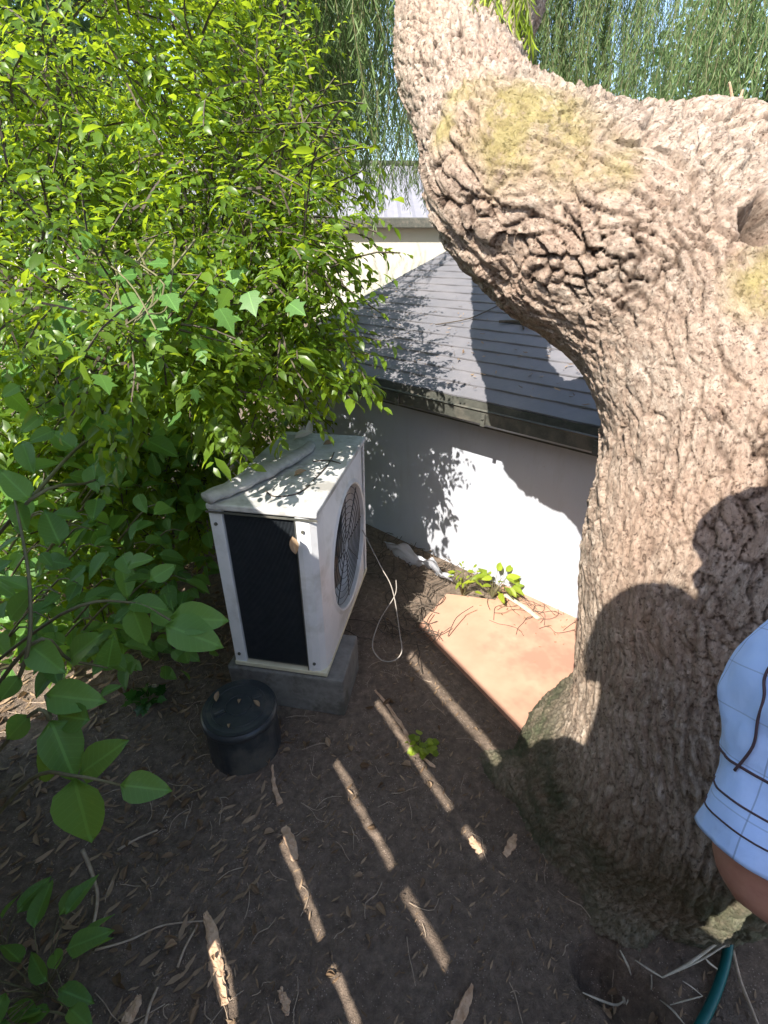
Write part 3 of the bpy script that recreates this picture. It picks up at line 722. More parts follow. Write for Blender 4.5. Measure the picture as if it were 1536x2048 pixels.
for (x,y,n_,s_,h_,l_,lb) in [(90,1990,22,.14,.16,.085,'low seedling with bunched oval leaves in the bottom left corner'),(10,1900,8,.06,.12,.075,'small seedling touching the left edge above the corner'),(150,2040,10,.08,.10,.07,'seedling with narrow oval leaves at the bottom edge right of the corner clump')]:
    b_ = G(x,y); b_.z = float(ground_h(b_.x,b_.y)); plant('seedling', b_, n_, s_, h_, l_, OV, M['leaf_big'], lb, 'seedling', 'seedlings in the lower left corner', True)
b_ = G(845,1500); plant('leafy_weed', b_, 26, .035, .05, .030, tmpl_ovate(.9,.1), M['leaf_lime'], 'small bright green weed alone on the bare soil', 'weed')
b_ = G(300,1410); b_.z = float(ground_h(b_.x,b_.y)); plant('ivy_weed', b_, 26, .055, .06, .042, IVY, M['leaf_dark'], 'glossy dark green lobed weed below the sapling branches', 'weed')
b_ = G(985,1192,.01); plant('wall_weed', b_, 26, .10, .12, .065, OV, M['leaf_lime'], 'sunlit pale green broad leaved weed against the white wall', 'weed')
b_ = G(925,1190,.01); plant('wall_weed', b_, 30, .07, .15, .045, tmpl_lance(.35,.2), M['leaf_lime'], 'bushy sunlit weed at the left end of the paving', 'weed')
# ivy-like vine patch at mid left
vine = empty('lobed_vine', P(350,640,1.1), 0, 'bright green vine with lobed leaves hanging over the shrub', 'vine')
pos, dr, up_, sz = [], [], [], []; bm = bmesh.new()
for k in range(85):
    x = random.gauss(320,105); y = random.gauss(620,75); p = P(x,y,random.uniform(1.05,1.35)) - vine.location; pos.append(tuple(p)); dr.append((random.gauss(0,.8), random.gauss(-.3,.3), random.gauss(-.5,.4))); up_.append((random.gauss(0,.5), -.5+random.gauss(0,.5), .8)); sz.append(random.uniform(.03,.062))
for k in range(7):
    a_ = P(150+40*k, 480, 1.2)-vine.location; add_tube(bm, [(a_, .003), (P(260+random.uniform(-60,120), 560+10*k, 1.1)-vine.location, .002), (P(300+random.uniform(-90,120), random.uniform(600,690), 1.05)-vine.location, .002)], 5, 5)
leaves('leaves', pos, dr, up_, sz, IVY, M['leaf_big'], vine, luv=True); from_bm('stems', bm, M['stem'], vine)

# ------------------------------------------------------------------ BACKGROUND TREES
def bg_tree(x, y, h, r_, label, n=9000, ls=.16):
    e_ = empty('garden_tree', (x,y,0), 0, label, 'tree', 'trees beyond the neighbouring houses')
    bm = bmesh.new(); add_tube(bm, [((0,0,-.2), .22), ((.1,0,h*.4), .16), ((0,.1,h*.8), .06)], 10, 5)
    cs = []
    for k in range(16):
        a_ = random.random()*2*PI; hh = random.uniform(.35,.95)*h; rr = r_*random.uniform(.3,.95)*math.sin(PI*min(.95,hh/h*.9))
        c_ = Vector((math.cos(a_)*rr, math.sin(a_)*rr, hh)); cs.append(c_); add_tube(bm, [((0,0,hh*.6), .07), (c_*.5+Vector((0,0,hh*.4)), .05), (c_, .02)], 6, 4)
    from_bm('trunk', bm, M['darkstem'], e_, True)
    C0 = np.array([cs[i] for i in rng.integers(0, len(cs), n)]); v = rand_dirs(n)*(rng.random(n)**.4)[:,None]*r_*.42
    pos = C0+v; dd = rand_dirs(n); dd[:,2] -= .5; uu = rand_dirs(n)*.6; uu[:,2] += .6
    leaves('crown', pos, dd, uu, ls*(.6+.8*rng.random(n)), tmpl_lance(.45,.1), M['leaf_far'], e_)
bg_tree(-5.0, 9.5, 5.5, 2.4, 'leafy tree behind the dense shrub at far left')
bg_tree(-5.5, 22, 6.5, 3.0, 'green tree rising over the neighbouring roof')
bg_tree(5.5, 21, 7.0, 3.2, 'broad green tree behind the trunk fork', 9000)
bg_tree(12.0, 17, 7.0, 3.4, 'green tree at the far right behind the limb', 9000)
bg_tree(3.6, 17, 5.0, 2.4, 'dense green tree between the trunk fork and the roof ridge', 9000)
bg_tree(8.5, 14, 6.5, 3.0, 'nearer green tree seen right of the trunk fork', 9000)
bg_tree(-11.0, 16, 8.0, 3.6, 'wide green tree far behind the left shrub', 9000)

# ------------------------------------------------------------------ AIR CONDITIONER
AZ = math.atan2(-.06,.329)
ac = empty('air_conditioner', Vector((-.365, 1.30, .18)), AZ, 'dirty white outdoor air conditioner with dark open side panel on a concrete block', 'air conditioner')
Wd, Ln, Ht_ = .335, .66, .645
bm = bmesh.new()   # casing: shell with open left end: corner posts and panels
def bb(x0,x1,y0,y1,z0,z1,bev=.0): add_box(bm, ((x0+x1)/2,(y0+y1)/2,(z0+z1)/2), (x1-x0,y1-y0,z1-z0), None, bev, 3)
hx = Wd/2
bb(-hx, -hx+.042, 0, .03, .012, Ht_-.022, .003)             # left corner post (end face)
# right corner: rounded moulded front casing
vs0 = []
prof = [(hx-.062,.0), (hx-.045,-.002), (hx-.02,.004), (hx-.004,.022), (hx+.004,.06)]
from_bm('corner_post', bm, M['acwhite'], ac)
bm = bmesh.new()
# front panel (faces +x) with round opening: polygon grid around a circle
cy, cz, cr_ = Ln*.52, Ht_*.50, .235
N = 96; inner, outer, lip = [], [], []
for k in range(N):
    a_ = 2*PI*k/N; c_, s_ = math.cos(a_), math.sin(a_)
    hy, hz = (Ln-.06 - cy if c_ > 0 else cy-.05), (Ht_-.02-cz if s_ > 0 else cz-.012)
    k_ = min(hy/abs(c_) if abs(c_) > 1e-6 else 9, hz/abs(s_) if abs(s_) > 1e-6 else 9)
    outer.append(bm.verts.new((hx+.002, cy+c_*k_, cz+s_*k_)))
    inner.append(bm.verts.new((hx+.010, cy+c_*(cr_+.02), cz+s_*(cr_+.02)))); lip.append((c_, s_))
rims = [inner]
for (rr, xx) in ((cr_+.006, .016), (cr_, .012), (cr_-.006, -.03), (cr_-.03, -.075)):
    rims.append([bm.verts.new((hx+xx, cy+c_*rr, cz+s_*rr)) for c_, s_ in lip])
for a_, b_ in [(outer, inner)] + list(zip(rims, rims[1:])):
    for k in range(N): bm.faces.new((a_[k], a_[(k+1)%N], b_[(k+1)%N], b_[k]))
# corner fillers: four corners of the rectangle
ycs = (.05, Ln-.06); zcs = (.012, Ht_-.02)
# moulded near vertical corner
secs = []
for (x_, y_) in prof:
    secs.append((bm.verts.new((x_, y_, .012)), bm.verts.new((x_, y_, Ht_-.02))))
for a_, b_ in zip(secs, secs[1:]): bm.faces.new((a_[0], b_[0], b_[1], a_[1]))
back = [bm.verts.new((hx-.062,.02,.012)), bm.verts.new((hx-.062,.02,Ht_-.02))]; bm.faces.new((back[0], secs[0][0], secs[0][1], back[1]))
bb(hx-.012, hx+.0015, .05, Ln, .012, .013+.0)              # thin sill
for (y0, y1) in ((.045,.10),(Ln-.11,Ln)):
    for (z0, z1) in ((.012,.07),(Ht_-.08,Ht_-.02)):
        pass
bb(-hx, hx+.002, Ln-.022, Ln, .012, Ht_-.02, .004)          # far end panel
fr = from_bm('front_casing', bm, M['acwhite'], ac)
sm = fr.data
for p in sm.polygons: p.use_smooth = len(p.vertices) == 4 and False
bm = bmesh.new(); bb(hx-.02, hx-.004, .03, Ln-.02, .01, Ht_-.02)
# cut-out replaced by a dark box behind: build as frame strips so the hole stays open
bm.free(); bm = bmesh.new()
bb(-hx+.012, hx-.09, .016, .024, .02, Ht_-.03)
# vertical fins of the coil on the open end
sp_ = from_bm('side_panel', bm, M['acdark'], ac)
bm = bmesh.new()
for k in range(54):
    x_ = -hx+.046 + k*(Wd-.112)/53; bb(x_-.0008, x_+.0008, .008, .016, .022, Ht_-.032)
from_bm('coil_fins', bm, M['acdark'], ac)
bm = bmesh.new(); bb(-hx, -hx+.01, .03, Ln-.02, .012, Ht_-.02); bb(hx-.10, hx-.09, .03, Ln-.03, .02, Ht_-.03); from_bm('inner_frame', bm, M['acdark'], ac)
bm = bmesh.new(); bb(-hx-.003, hx+.008, -.006, Ln+.004, Ht_-.022, Ht_, .006)
tl = from_bm('top_cover', bm, M['actop'], ac)
bm = bmesh.new(); bb(-hx-.002, hx+.004, -.004, Ln, -.004, .014, .003); from_bm('base_tray', bm, noisy('base_cream', (.50,.46,.32), (.60,.56,.42), 20, .5, .1, .001), ac)
for (x_, z_) in ((-hx+.02,.05),(-hx+.02,Ht_-.07),(hx-.04,.05),(hx-.04,Ht_-.07)):
    bm = bmesh.new(); rr = bmesh.ops.create_cone(bm, cap_ends=True, segments=12, radius1=.006, radius2=.005, depth=.004)
    for v in rr['verts']: v.co = Matrix.Rotation(PI/2, 3, 'X') @ v.co + Vector((x_, -.004, z_))
    from_bm('screw', bm, M['fascia'], ac)
bm = bmesh.new(); bb(-hx-.004, hx+.009, -.0075, -.0055, Ht_-.030, Ht_-.0235); bb(hx-.064, hx-.061, -.003, .02, .015, Ht_-.03); from_bm('seam', bm, M['fascia'], ac)
# fan: hub + blades + grille rings
bm = bmesh.new(); 
Rx = Matrix.Rotation(PI/2, 3, 'Y')
r_ = bmesh.ops.create_cone(bm, cap_ends=True, segments=24, radius1=.05, radius2=.045, depth=.05)
for v in r_['verts']: v.co = Rx @ v.co + Vector((hx-.055, cy, cz))
for b_ in range(3):
    grid = []
    for i in range(8):
        rr = .045 + (.205-.045)*i/7; row = []
        for j in range(7):
            a_ = b_*2*PI/3 + (-.55 + 1.1*j/6)*(1 - .25*i/7) + .35*i/7; row.append(bm.verts.new((hx-.06 + .035*(j/6-.5), cy+math.cos(a_)*rr, cz+math.sin(a_)*rr)))
        grid.append(row)
    for i in range(7):
        for j in range(6): bm.faces.new((grid[i][j], grid[i+1][j], grid[i+1][j+1], grid[i][j+1]))
from_bm('fan', bm, M['blackplastic'], ac, True)
bm = bmesh.new()
for k in range(9):
    rr = .03 + k*.024; add_tube(bm, [((hx-.008+.006, cy+rr*math.cos(a_), cz+rr*math.sin(a_)), .0016) for a_ in [2*PI*q/40 for q in range(41)]], 4, 1)
for k in range(8):
    a_ = 2*PI*k/8; add_tube(bm, [((hx-.004, cy+.03*math.cos(a_), cz+.03*math.sin(a_)), .002), ((hx-.001, cy+.236*math.cos(a_), cz+.236*math.sin(a_)), .002)], 4, 1)
from_bm('fan_grille', bm, M['blackplastic'], ac)

blk = empty('concrete_block', (-.36, 1.29, 0), AZ, 'grey concrete block under the air conditioner', 'block')
bm = bmesh.new(); add_box(bm, (.01,.115,.085), (.43,.23,.172), None, .008)
for v in bm.verts: v.co += Vector((lerp_noise(v.co,9,1), lerp_noise(v.co,9,2), lerp_noise(v.co,9,3)))*.012
o = from_bm('block_body', bm, M['concrete'], blk)
bm = bmesh.new(); add_box(bm, (-.03,.56,.085), (.24,.16,.172), None, .008); from_bm('rear_block', bm, M['concrete'], blk)
# lidded dark cap
cap = empty('drain_cap', (-.470, 1.135, 0), 0, 'round dark plastic drain cap with flat lid beside the concrete block', 'drain cap')
bm = bmesh.new(); rr = bmesh.ops.create_cone(bm, cap_ends=True, segments=48, radius1=.118, radius2=.114, depth=.20)
for v in rr['verts']: v.co.z += .085
from_bm('drum', bm, M['blackplastic'], cap, False)
bm = bmesh.new()
prof = [(0,.190),(.04,.1895),(.09,.187),(.108,.184),(.119,.177),(.122,.170),(.122,.158),(.117,.154)]
rings = [[bm.verts.new((r_*math.cos(a_), r_*math.sin(a_), z_)) for a_ in [2*PI*k/64 for k in range(64)]] for r_, z_ in prof[1:]]
c0 = bm.verts.new((0,0,prof[0][1]))
for k in range(64): bm.faces.new((c0, rings[0][k], rings[0][(k+1)%64]))
for a_, b_ in zip(rings, rings[1:]):
    for k in range(64): bm.faces.new((a_[k], a_[(k+1)%64], b_[(k+1)%64], b_[k]))
from_bm('lid', bm, M['blackplastic'], cap, True)
for r_, z_ in ((.085,.1875),(.040,.1900)):
    bm = bmesh.new(); add_tube(bm, [((r_*math.cos(a_), r_*math.sin(a_), z_), .0016) for a_ in [2*PI*q_/48 for q_ in range(49)]], 5, 1, cap=False); from_bm('moulded_ring', bm, M['blackplastic'], cap, True)
for a_ in (0.6, 3.74):
    bm = bmesh.new(); add_box(bm, (.062*math.cos(a_), .062*math.sin(a_), .190), (.03,.012,.006), Matrix.Rotation(a_, 3, 'Z'), .002); from_bm('lid_tab', bm, M['blackplastic'], cap)

CL = ['narrow dry leaf near the left rim of the drain cap lid','small curled leaf in the middle of the drain cap lid','dry leaf near the right rim of the drain cap lid','tiny pale leaf at the front of the drain cap lid']
# things on top of the unit
def ontop(x, y, z=0): 
    c_, s_ = math.cos(AZ), math.sin(AZ); return Vector((-.365 + x*c_ - y*s_, 1.30 + x*s_ + y*c_, .18+Ht_+z))
bm = bmesh.new()
add_tube(bm, [(ontop(-.165,.00,.014), .030), (ontop(-.10,.12,.018), .034), (ontop(-.04,.28,.018), .033), (ontop(.00,.43,.016), .026), (ontop(-.01,.52,.012), .014)], 14, 8, .55)
for v in bm.verts: v.co += Vector((lerp_noise(v.co,30,1), lerp_noise(v.co,30,2), lerp_noise(v.co,40,3)))*.005
o = from_bm('bark_strip', bm, noisy('grey_bark', (.34,.33,.33), (.50,.49,.48), 40, .85, .5, .002), smooth=True); tag(o, 'long curved grey strip of bark lying on the air conditioner top', 'bark strip')
def dry_leaf(p, ln, lab, mt=None, dr_=None, name='fallen_leaf', cat='leaf', grp=None, up=(0,0,1)):
    d_ = dr_ or (random.gauss(0,1), random.gauss(0,1), .1)
    T = tmpl_ovate(.5,-.2,7,3,1,.35); o = leaves(name, [tuple(p)], [d_], [up], [ln], T, mt or M['leaf_dry'], luv=True, rnd=[.9]); return tag(o, lab, cat, grp)
wl = leaf_mat('leaf_bleached', (.5,.48,.45), (.66,.64,.62), (.4,.35,.3), .15, .7)
dry_leaf(ontop(-.06,.48,.035), .075, 'bleached curled leaf near the far end of the unit top', wl, (1,.2,.1))
dry_leaf(ontop(-.03,.57,.03), .06, 'white curled leaf standing up at the back edge of the unit top', wl, (.2,.1,1), up=(0,-1,0))
dry_leaf(ontop(.04,.52,.006), .05, 'small brown leaf on the unit top right of the bark strip', None, (1,-.1,.05))
dry_leaf(ontop(.03,.22,.006), .045, 'dark crumpled leaf in the middle of the unit top', None, (1,.5,.1))
dry_leaf(ontop(.105,-.03,-.07), .055, 'dry pointed leaf caught at the top corner of the dark side panel', None, (.1,-.1,-1), up=(.3,-1,0))
nr_ = 260; a_ = rng.uniform(-.6, 1.9, nr_); d_ = np.abs(rng.normal(0, .35, nr_))*1.2 - .10
rp = np.array([tuple(W(float(x), float(y), HE + (float(y)+.13)*SL + .016)) for x, y in zip(a_, d_) if y < 1.6])
nr_ = len(rp); o = leaves('roof_litter', rp, np.stack([rng.normal(size=nr_), rng.normal(size=nr_), rng.normal(0,.2,nr_)],1), np.stack([rng.normal(0,.4,nr_), rng.normal(0,.4,nr_), np.ones(nr_)],1), rng.uniform(.012,.035,nr_), tmpl_lance(.25,-.1), M['leaf_dry']); tag(o, 'dry leaves scattered on the low grey roof and along its gutter', 'leaf litter', kind='stuff')
def rtwig(pts, r_, lab):
    bm = bmesh.new(); add_tube(bm, [(W(a, d, HE + (d+.13)*SL + .018), r_) for a, d in pts], 5, 4); tag(from_bm('dry_twig', bm, M['darkstem']), lab, 'twig', 'twigs on the low roof')
rtwig([(.62,.42),(.70,.46),(.82,.44)], .007, 'thick dark twig inside the shadow band on the low roof')
rtwig([(.66,.40),(.70,.46),(.72,.54)], .005, 'short side twig crossing the thick one on the low roof')
rtwig([(1.15,.35),(1.0,.44),(.92,.60)], .003, 'thin twig on the sunlit part of the low roof')
for lb_, (x, y, ln_) in zip(CL, ((-.075,.01,.035),(.0,.02,.024),(.07,-.01,.03),(-.01,-.075,.02))):
    dry_leaf(Vector((-.470+x, 1.135+y, .193)), ln_, lb_, grp='dry leaves on the drain cap')
# thin twigs on unit top
bm = bmesh.new()
for path in ([(-.02,.10),(.02,.07),(.08,.10),(.10,.17)], [(.10,.20),(.11,.34),(.10,.46)], [(.05,.36),(.10,.38),(.15,.36)]):
    add_tube(bm, [(ontop(x,y,.003), .0022) for x, y in path], 5, 5)
o = from_bm('twig', bm, M['darkstem']); tag(o, 'thin dark twigs scattered over the right of the unit top', 'twigs')

# wire loop
bm = bmesh.new()
add_tube(bm, [(P(725,1060,2.05), .0023), (P(760,1130,2.0), .0023), (P(785,1180,1.98), .0023), (P(800,1270,1.95), .0023), (P(803,1305,1.93), .0026), (P(785,1322,1.92), .0023), (P(760,1318,1.92), .0023), (P(745,1290,1.93), .0023), (P(760,1240,1.95), .0020), (P(790,1190,1.98), .0020), (P(792,1160,2.0), .0020)], 6, 8)
o = from_bm('wire', bm, M['wire'], smooth=True); tag(o, 'looped pale wire hanging beside the air conditioner', 'wire')
# plastic scrap
bm = bmesh.new(); c_ = G(838,1142,.03); nx2, ny2 = 26, 14; grid = []
for i in range(nx2):
    row = []
    for j in range(ny2):
        u_ = i/(nx2-1)-.5; v_ = j/(ny2-1)-.5; wd = (.17 if u_ < -.1 else max(.025, .17-.3*(u_+.1)))
        x_ = u_*.42; y_ = v_*max(.02, wd); z_ = .05*lerp_noise((u_*2,v_*1.4,0), 2.3) + .03*lerp_noise((u_*9,v_*6,3), 1) - .9*v_*max(.03, wd) + .05; y_ *= .5
        row.append(bm.verts.new(c_ + DW*(-x_) + NW*(-y_) + Vector((0,0,z_+.01))))
    grid.append(row)
for i in range(nx2-1):
    for j in range(ny2-1): bm.faces.new((grid[i][j], grid[i+1][j], grid[i+1][j+1], grid[i][j+1]))
r_ = bmesh.ops.solidify(bm, geom=bm.faces[:], thickness=.0015)
o = from_bm('plastic_sheet', bm, M['plastic_scrap'], smooth=True); tag(o, 'crumpled pale blue grey plastic scrap at the foot of the white wall', 'plastic scrap')
# pale stick on paving
bm = bmesh.new(); add_tube(bm, [(G(1010,1190,.02), .011), (G(1045,1212,.02), .012), (G(1078,1238,.02), .011)], 8, 3, .6)
o = from_bm('pale_stick', bm, M['palegrass']); tag(o, 'short white stick lying on the sunlit paving by the wall', 'stick')

# ------------------------------------------------------------------ litter: named bits and a carpet
def gp(px, py, up=0.0):
    g_ = G(px, py); z = float(ground_h(g_.x, g_.y)); g_ = G(px, py, z+up); return g_
def bark_chip(pts, wd, lab, name='bark_chip', mt=None, cat='bark chip', grp='bark pieces on the soil'):
    bm = bmesh.new(); add_tube(bm, [(gp(x,y,.006), wd*k) for x, y, k in pts], 10, 5, .35)
    for v in bm.verts: v.co += Vector((random.gauss(0,.0018), random.gauss(0,.0018), random.gauss(0,.0015)))
    o = from_bm(name, bm, mt or M['drybark']); return tag(o, lab, cat, grp)
bark_chip([(410,1825,.4),(425,1870,1),(430,1920,1.1),(440,1965,1),(450,2010,.7)], .014, 'long ragged orange bark piece at the lower left of the soil')
bark_chip([(568,1655,.8),(580,1680,1.1),(592,1720,.6)], .013, 'short crumbly bark piece left of the longest light strip')
bark_chip([(945,1970,.3),(930,2010,1),(910,2055,.9)], .011, 'pointed golden bark piece at the bottom edge')
bark_chip([(1010,1710,.6),(1022,1690,1),(1030,1670,.4)], .012, 'small tan bark piece against the trunk foot')
bark_chip([(940,1675,.7),(952,1690,1.2),(962,1705,.7)], .011, 'round tan wood chip on the soil left of the trunk foot')
bark_chip([(560,1980,.5),(570,2000,1.0),(575,2030,.5)], .010, 'small brown flake between the bottom light strips')
bark_chip([(1072,1490,.6),(1080,1480,1),(1086,1470,.5)], .010, 'pale chip at the shaded corner of the paving')
bark_chip([(280,1990,.3),(265,2020,1),(245,2060,.8)], .013, 'rust brown curled bark piece beside the corner seedlings')
bark_chip([(750,1380,.35),(775,1410,.8),(805,1455,.9),(830,1500,.5),(870,1535,.5)], .007, 'thin peeling bark strip running under the green weed')
bark_chip([(545,1530,.3),(548,1570,.6),(560,1608,1.1)], .007, 'thin orange twig end beside the drain cap')
# twigs
def twig(pts, r_, lab, grp='dry twigs on the soil', mt=None, lift=.006):
    bm = bmesh.new(); add_tube(bm, [(gp(x,y,lift + (q[0] if q else 0)), r_*(1-.12*i)) for i, (x,y,*q) in enumerate(pts)], 6, 5); o = from_bm('dry_twig', bm, mt or M['twig'], smooth=True); return tag(o, lab, 'twig', grp)
twig([(235,1700),(270,1680),(315,1660)], .004, 'pale straight twig on the soil below the big hanging leaf')
twig([(355,1935),(370,1895),(395,1850)], .0035, 'thin straight twig left of the long bark piece')
twig([(290,2048),(300,2010),(315,1975)], .004, 'upright leaning twig beside the rust brown bark')
twig([(165,1700),(185,1750),(195,1800),(180,1880)], .006, 'brown bent twig below the largest leaf')
twig([(190,1900),(260,1880),(330,1850),(440,1840)], .003, 'long faint root across the lower left soil')
# bleached grass stalks at the trunk foot
PG = [([(1190,1925),(1215,1922,.02),(1240,1945,.03),(1262,1965,.03)], .006), ([(1240,1900,.04),(1255,1930,.05),(1262,1950,.04)], .006), ([(1270,1920,.04),(1300,1940,.05),(1325,1955,.03)], .005),
      ([(1325,1955,.03),(1380,1925,.06),(1440,1880,.11),(1455,1865,.13)], .006), ([(1325,1955,.02),(1400,1920,.05),(1450,1890,.08)], .005), ([(1440,1870,.12),(1470,1850,.15),(1492,1833,.17)], .004),
      ([(1378,1868,.10),(1400,1872,.10),(1430,1885,.09)], .006), ([(1385,1860,.11),(1420,1868,.11)], .004), ([(1240,1960,.04),(1248,2000,.02),(1245,2005,.01)], .007), ([(1262,1960,.04),(1262,1985,.03),(1252,2010,.01)], .006),
      ([(1303,1950,.04),(1303,1975,.03),(1298,1995,.02)], .005), ([(1165,1985),(1200,2000,.01),(1232,2010,.02),(1250,2000,.02)], .005), ([(1270,1995,.03),(1285,2000,.03),(1310,2010,.02)], .005),
      ([(1320,2000,.03),(1345,2020,.02),(1370,2050,.01)], .005), ([(1340,2010,.02),(1375,2000,.03),(1405,1992,.03)], .003), ([(1405,1992,.03),(1385,1975,.04),(1365,1962,.04)], .003), ([(1410,1915,.08),(1418,1925,.07),(1435,1938,.05)], .005)]
PGL = ['pale stalk arching over the rim of the left hollow','short stalk crossing the knot of bleached stalks','flat stalk between the two hollows pointing at the trunk',
 'longest bleached stalk leaning up towards the hose','second long stalk under the longest one','stiff stalk tip reaching over the teal hose','broad blade near the top of the heap by the hose','thin upper blade at the top of the heap',
 'thick white blade hanging down into the left hollow','white blade right of the thick one hanging into the left hollow','short upright pale blade right of the left hollow','thin stalk along the lower rim of the left hollow',
 'short stalk above the right hollow','stalk running down right of the right hollow to the bottom edge','thin straw below the bend near the hose','thin straw above the bend near the hose','tiny side straw close to the hose']
for i, (pts, r_) in enumerate(PG):
    bm = bmesh.new(); add_tube(bm, [(gp(q[0], q[1], .008 + (q[2] if len(q) > 2 else 0)*.5), r_*(.32 if k in (0, len(pts)-1) else .55)) for k, q in enumerate(pts)], 6, 5, .6)
    o = from_bm('grass_stalk', bm, M['palegrass'], smooth=True); tag(o, PGL[i], 'grass stalk', 'bleached stalks at the trunk foot')
twig([(1465,1900),(1480,1960),(1500,2010),(1520,2060)], .005, 'long straight brown stalk right of the teal hose', lift=.02)
# hose
bm = bmesh.new(); add_tube(bm, [(gp(1478,1780,.03), .0105), (gp(1462,1850,.03), .0105), (gp(1452,1920,.02), .0105), (gp(1430,1990,.014), .0105), (gp(1395,2060,.012), .0105), (gp(1330,2160,.012), .0105), (gp(1200,2300,.012), .0105)], 14, 8)
o = from_bm('garden_hose', bm, M['hose'], smooth=True); tag(o, 'teal garden hose curving over the ground beside the trunk', 'hose')
# rusty leaf patch seen at right
# carpet of litter
n = 7500
px_ = rng.uniform(-2.0, 1.4, n*2); py_ = rng.uniform(.25, 2.7, n*2)
off = .866*px_+.5*py_; keep = (off < .98) | ((px_*.679+py_*.734 > 1.80)&(off<1.0))
keep &= ~((abs(px_+.3) < .24) & (abs(py_-1.62) < .40))
px_, py_ = px_[keep][:n], py_[keep][:n]; n = len(px_)
pz_ = ground_h(px_, py_) + .003
ang = np.where(rng.random(n) < .6, rng.normal(.9,.35,n), rng.uniform(0, PI, n)); dd = np.stack([np.cos(ang), np.sin(ang), rng.normal(0,.12,n)], 1)
uu = np.stack([rng.normal(0,.35,n), rng.normal(0,.35,n), np.ones(n)], 1)
dens_sz = np.where(px_ < -.35, .010+.05*rng.random(n)**2.2, .005+.024*rng.random(n)**2)
o = leaves('leaf_litter', np.stack([px_,py_,pz_],1), dd, uu, dens_sz, tmpl_lance(.22,-.1), M['leaf_dry'], rnd=rng.random(n)**.8); tag(o, 'carpet of small dry leaves and stem fragments over the dark soil', 'leaf litter', kind='stuff')
n2 = 900; qx = rng.uniform(-1.9, 1.0, n2); qy = rng.uniform(.3, 2.6, n2); k2 = (.866*qx+.5*qy < .93) & ~((abs(qx+.3) < .26) & (abs(qy-1.62) < .42)) & (rng.random(n2) < np.where(qx < -.3, 1, .35)); qx, qy = qx[k2], qy[k2]; n2 = len(qx)
o = leaves('curled_dead_leaves', np.stack([qx,qy,ground_h(qx,qy)+.005],1), np.stack([rng.normal(size=n2), rng.normal(size=n2), rng.normal(0,.2,n2)],1), np.stack([rng.normal(0,.5,n2), rng.normal(0,.5,n2), np.ones(n2)],1), rng.uniform(.012,.042,n2), tmpl_ovate(.5,-.3,6,2,1,.5), M['leaf_dry'], wvar=rng.uniform(.5,1.2,n2)); tag(o, 'curled brown dead leaves lying among the finer litter', 'leaf litter', kind='stuff')
n2 = 420; qa = rng.uniform(-.05, 1.0, n2); qd = -np.abs(rng.normal(0, .13, n2)) - .01; q3_ = np.array([tuple(W(float(a), float(d), .011)) for a, d in zip(qa, qd)])
o = leaves('paving_litter', q3_, np.stack([rng.normal(size=n2), rng.normal(size=n2), rng.normal(0,.1,n2)],1), np.stack([rng.normal(0,.3,n2), rng.normal(0,.3,n2), np.ones(n2)],1), .004+.022*rng.random(n2)**2.5, tmpl_lance(.3,-.1), M['leaf_dry']); tag(o, 'small dry debris drifted along the wall on the sunlit paving', 'debris', kind='stuff')
nc = 5200; cx_ = rng.uniform(-2.0, 1.3, nc); cy_ = rng.uniform(.25, 2.6, nc); kk = (.866*cx_+.5*cy_ < .93) & ~((abs(cx_+.3) < .26) & (abs(cy_-1.62) < .42)); cx_, cy_ = cx_[kk], cy_[kk]; nc = len(cx_)
TC = (np.array([(-.5,0,0),(.5,.08,.05),(0,.42,-.03),(.05,-.4,.02),(-.04,.02,.34),(.03,0,-.3),(-.3,.28,.16),(.32,-.22,.18)]), None)
_b = bmesh.new(); _v = [_b.verts.new(c) for c in TC[0]]; bmesh.ops.convex_hull(_b, input=_v); _b.verts.index_update(); TF = np.array([[v.index for v in f.verts] for f in _b.faces]); TV = np.array([v.co[:] for v in _b.verts]); _b.free()
o = leaves('soil_clods', np.stack([cx_,cy_,ground_h(cx_,cy_)+.001],1), rand_dirs(nc), rand_dirs(nc), .004+.013*rng.random(nc)**3, (TV, TF), M['soil'], smooth=False); tag(o, 'small crumbs and clods of dark soil', 'soil', kind='stuff')
bm = bmesh.new()
for k in range(420):
    x = random.uniform(-1.6,.9); y = random.uniform(.35,2.5)
    if .866*x+.5*y > .95: continue
    a_ = random.uniform(0,PI); ln = random.uniform(.02,.11); q = []
    for i in range(4):
        q.append((Vector((x, y, float(ground_h(x,y))+.004)), .0011)); a_ += random.gauss(0,.5); x += math.cos(a_)*ln/3; y += math.sin(a_)*ln/3
    add_tube(bm, q, 4, 2)
o = from_bm('fine_roots', bm, M['twig']); tag(o, 'fine pale rootlets lying over the dark soil', 'rootlets', kind='stuff')
# tangle of dead stems between unit and wall and along the paving
bm = bmesh.new()
for k in range(150):
    if k < 100: c_ = G(random.uniform(745,900), random.uniform(1080,1290), .02)
    else: c_ = G(random.uniform(930,1150), random.uniform(1190,1260), .012); 
    if k >= 100: c_ = W((c_-A0).dot(DW), -.03-abs(random.gauss(0,.07)), .014)
    a_ = random.uniform(0,PI); q = []; x, y, z = c_.x, c_.y, c_.z
    for i in range(5):
        q.append((Vector((x,y,max(.012,z))), .0022 if k < 100 else .0012)); a_ += random.gauss(0,.6); x += math.cos(a_)*.045; y += math.sin(a_)*.045; z += random.gauss(0,.02 if k < 100 else .004)
        if .679*x + .734*y > 1.89: break
    if len(q) > 2: add_tube(bm, q, 4, 3)
o = from_bm('dead_stems', bm, M['darkstem']); tag(o, 'tangle of dead brown stems between the air conditioner and the wall', 'dead stems', kind='stuff')

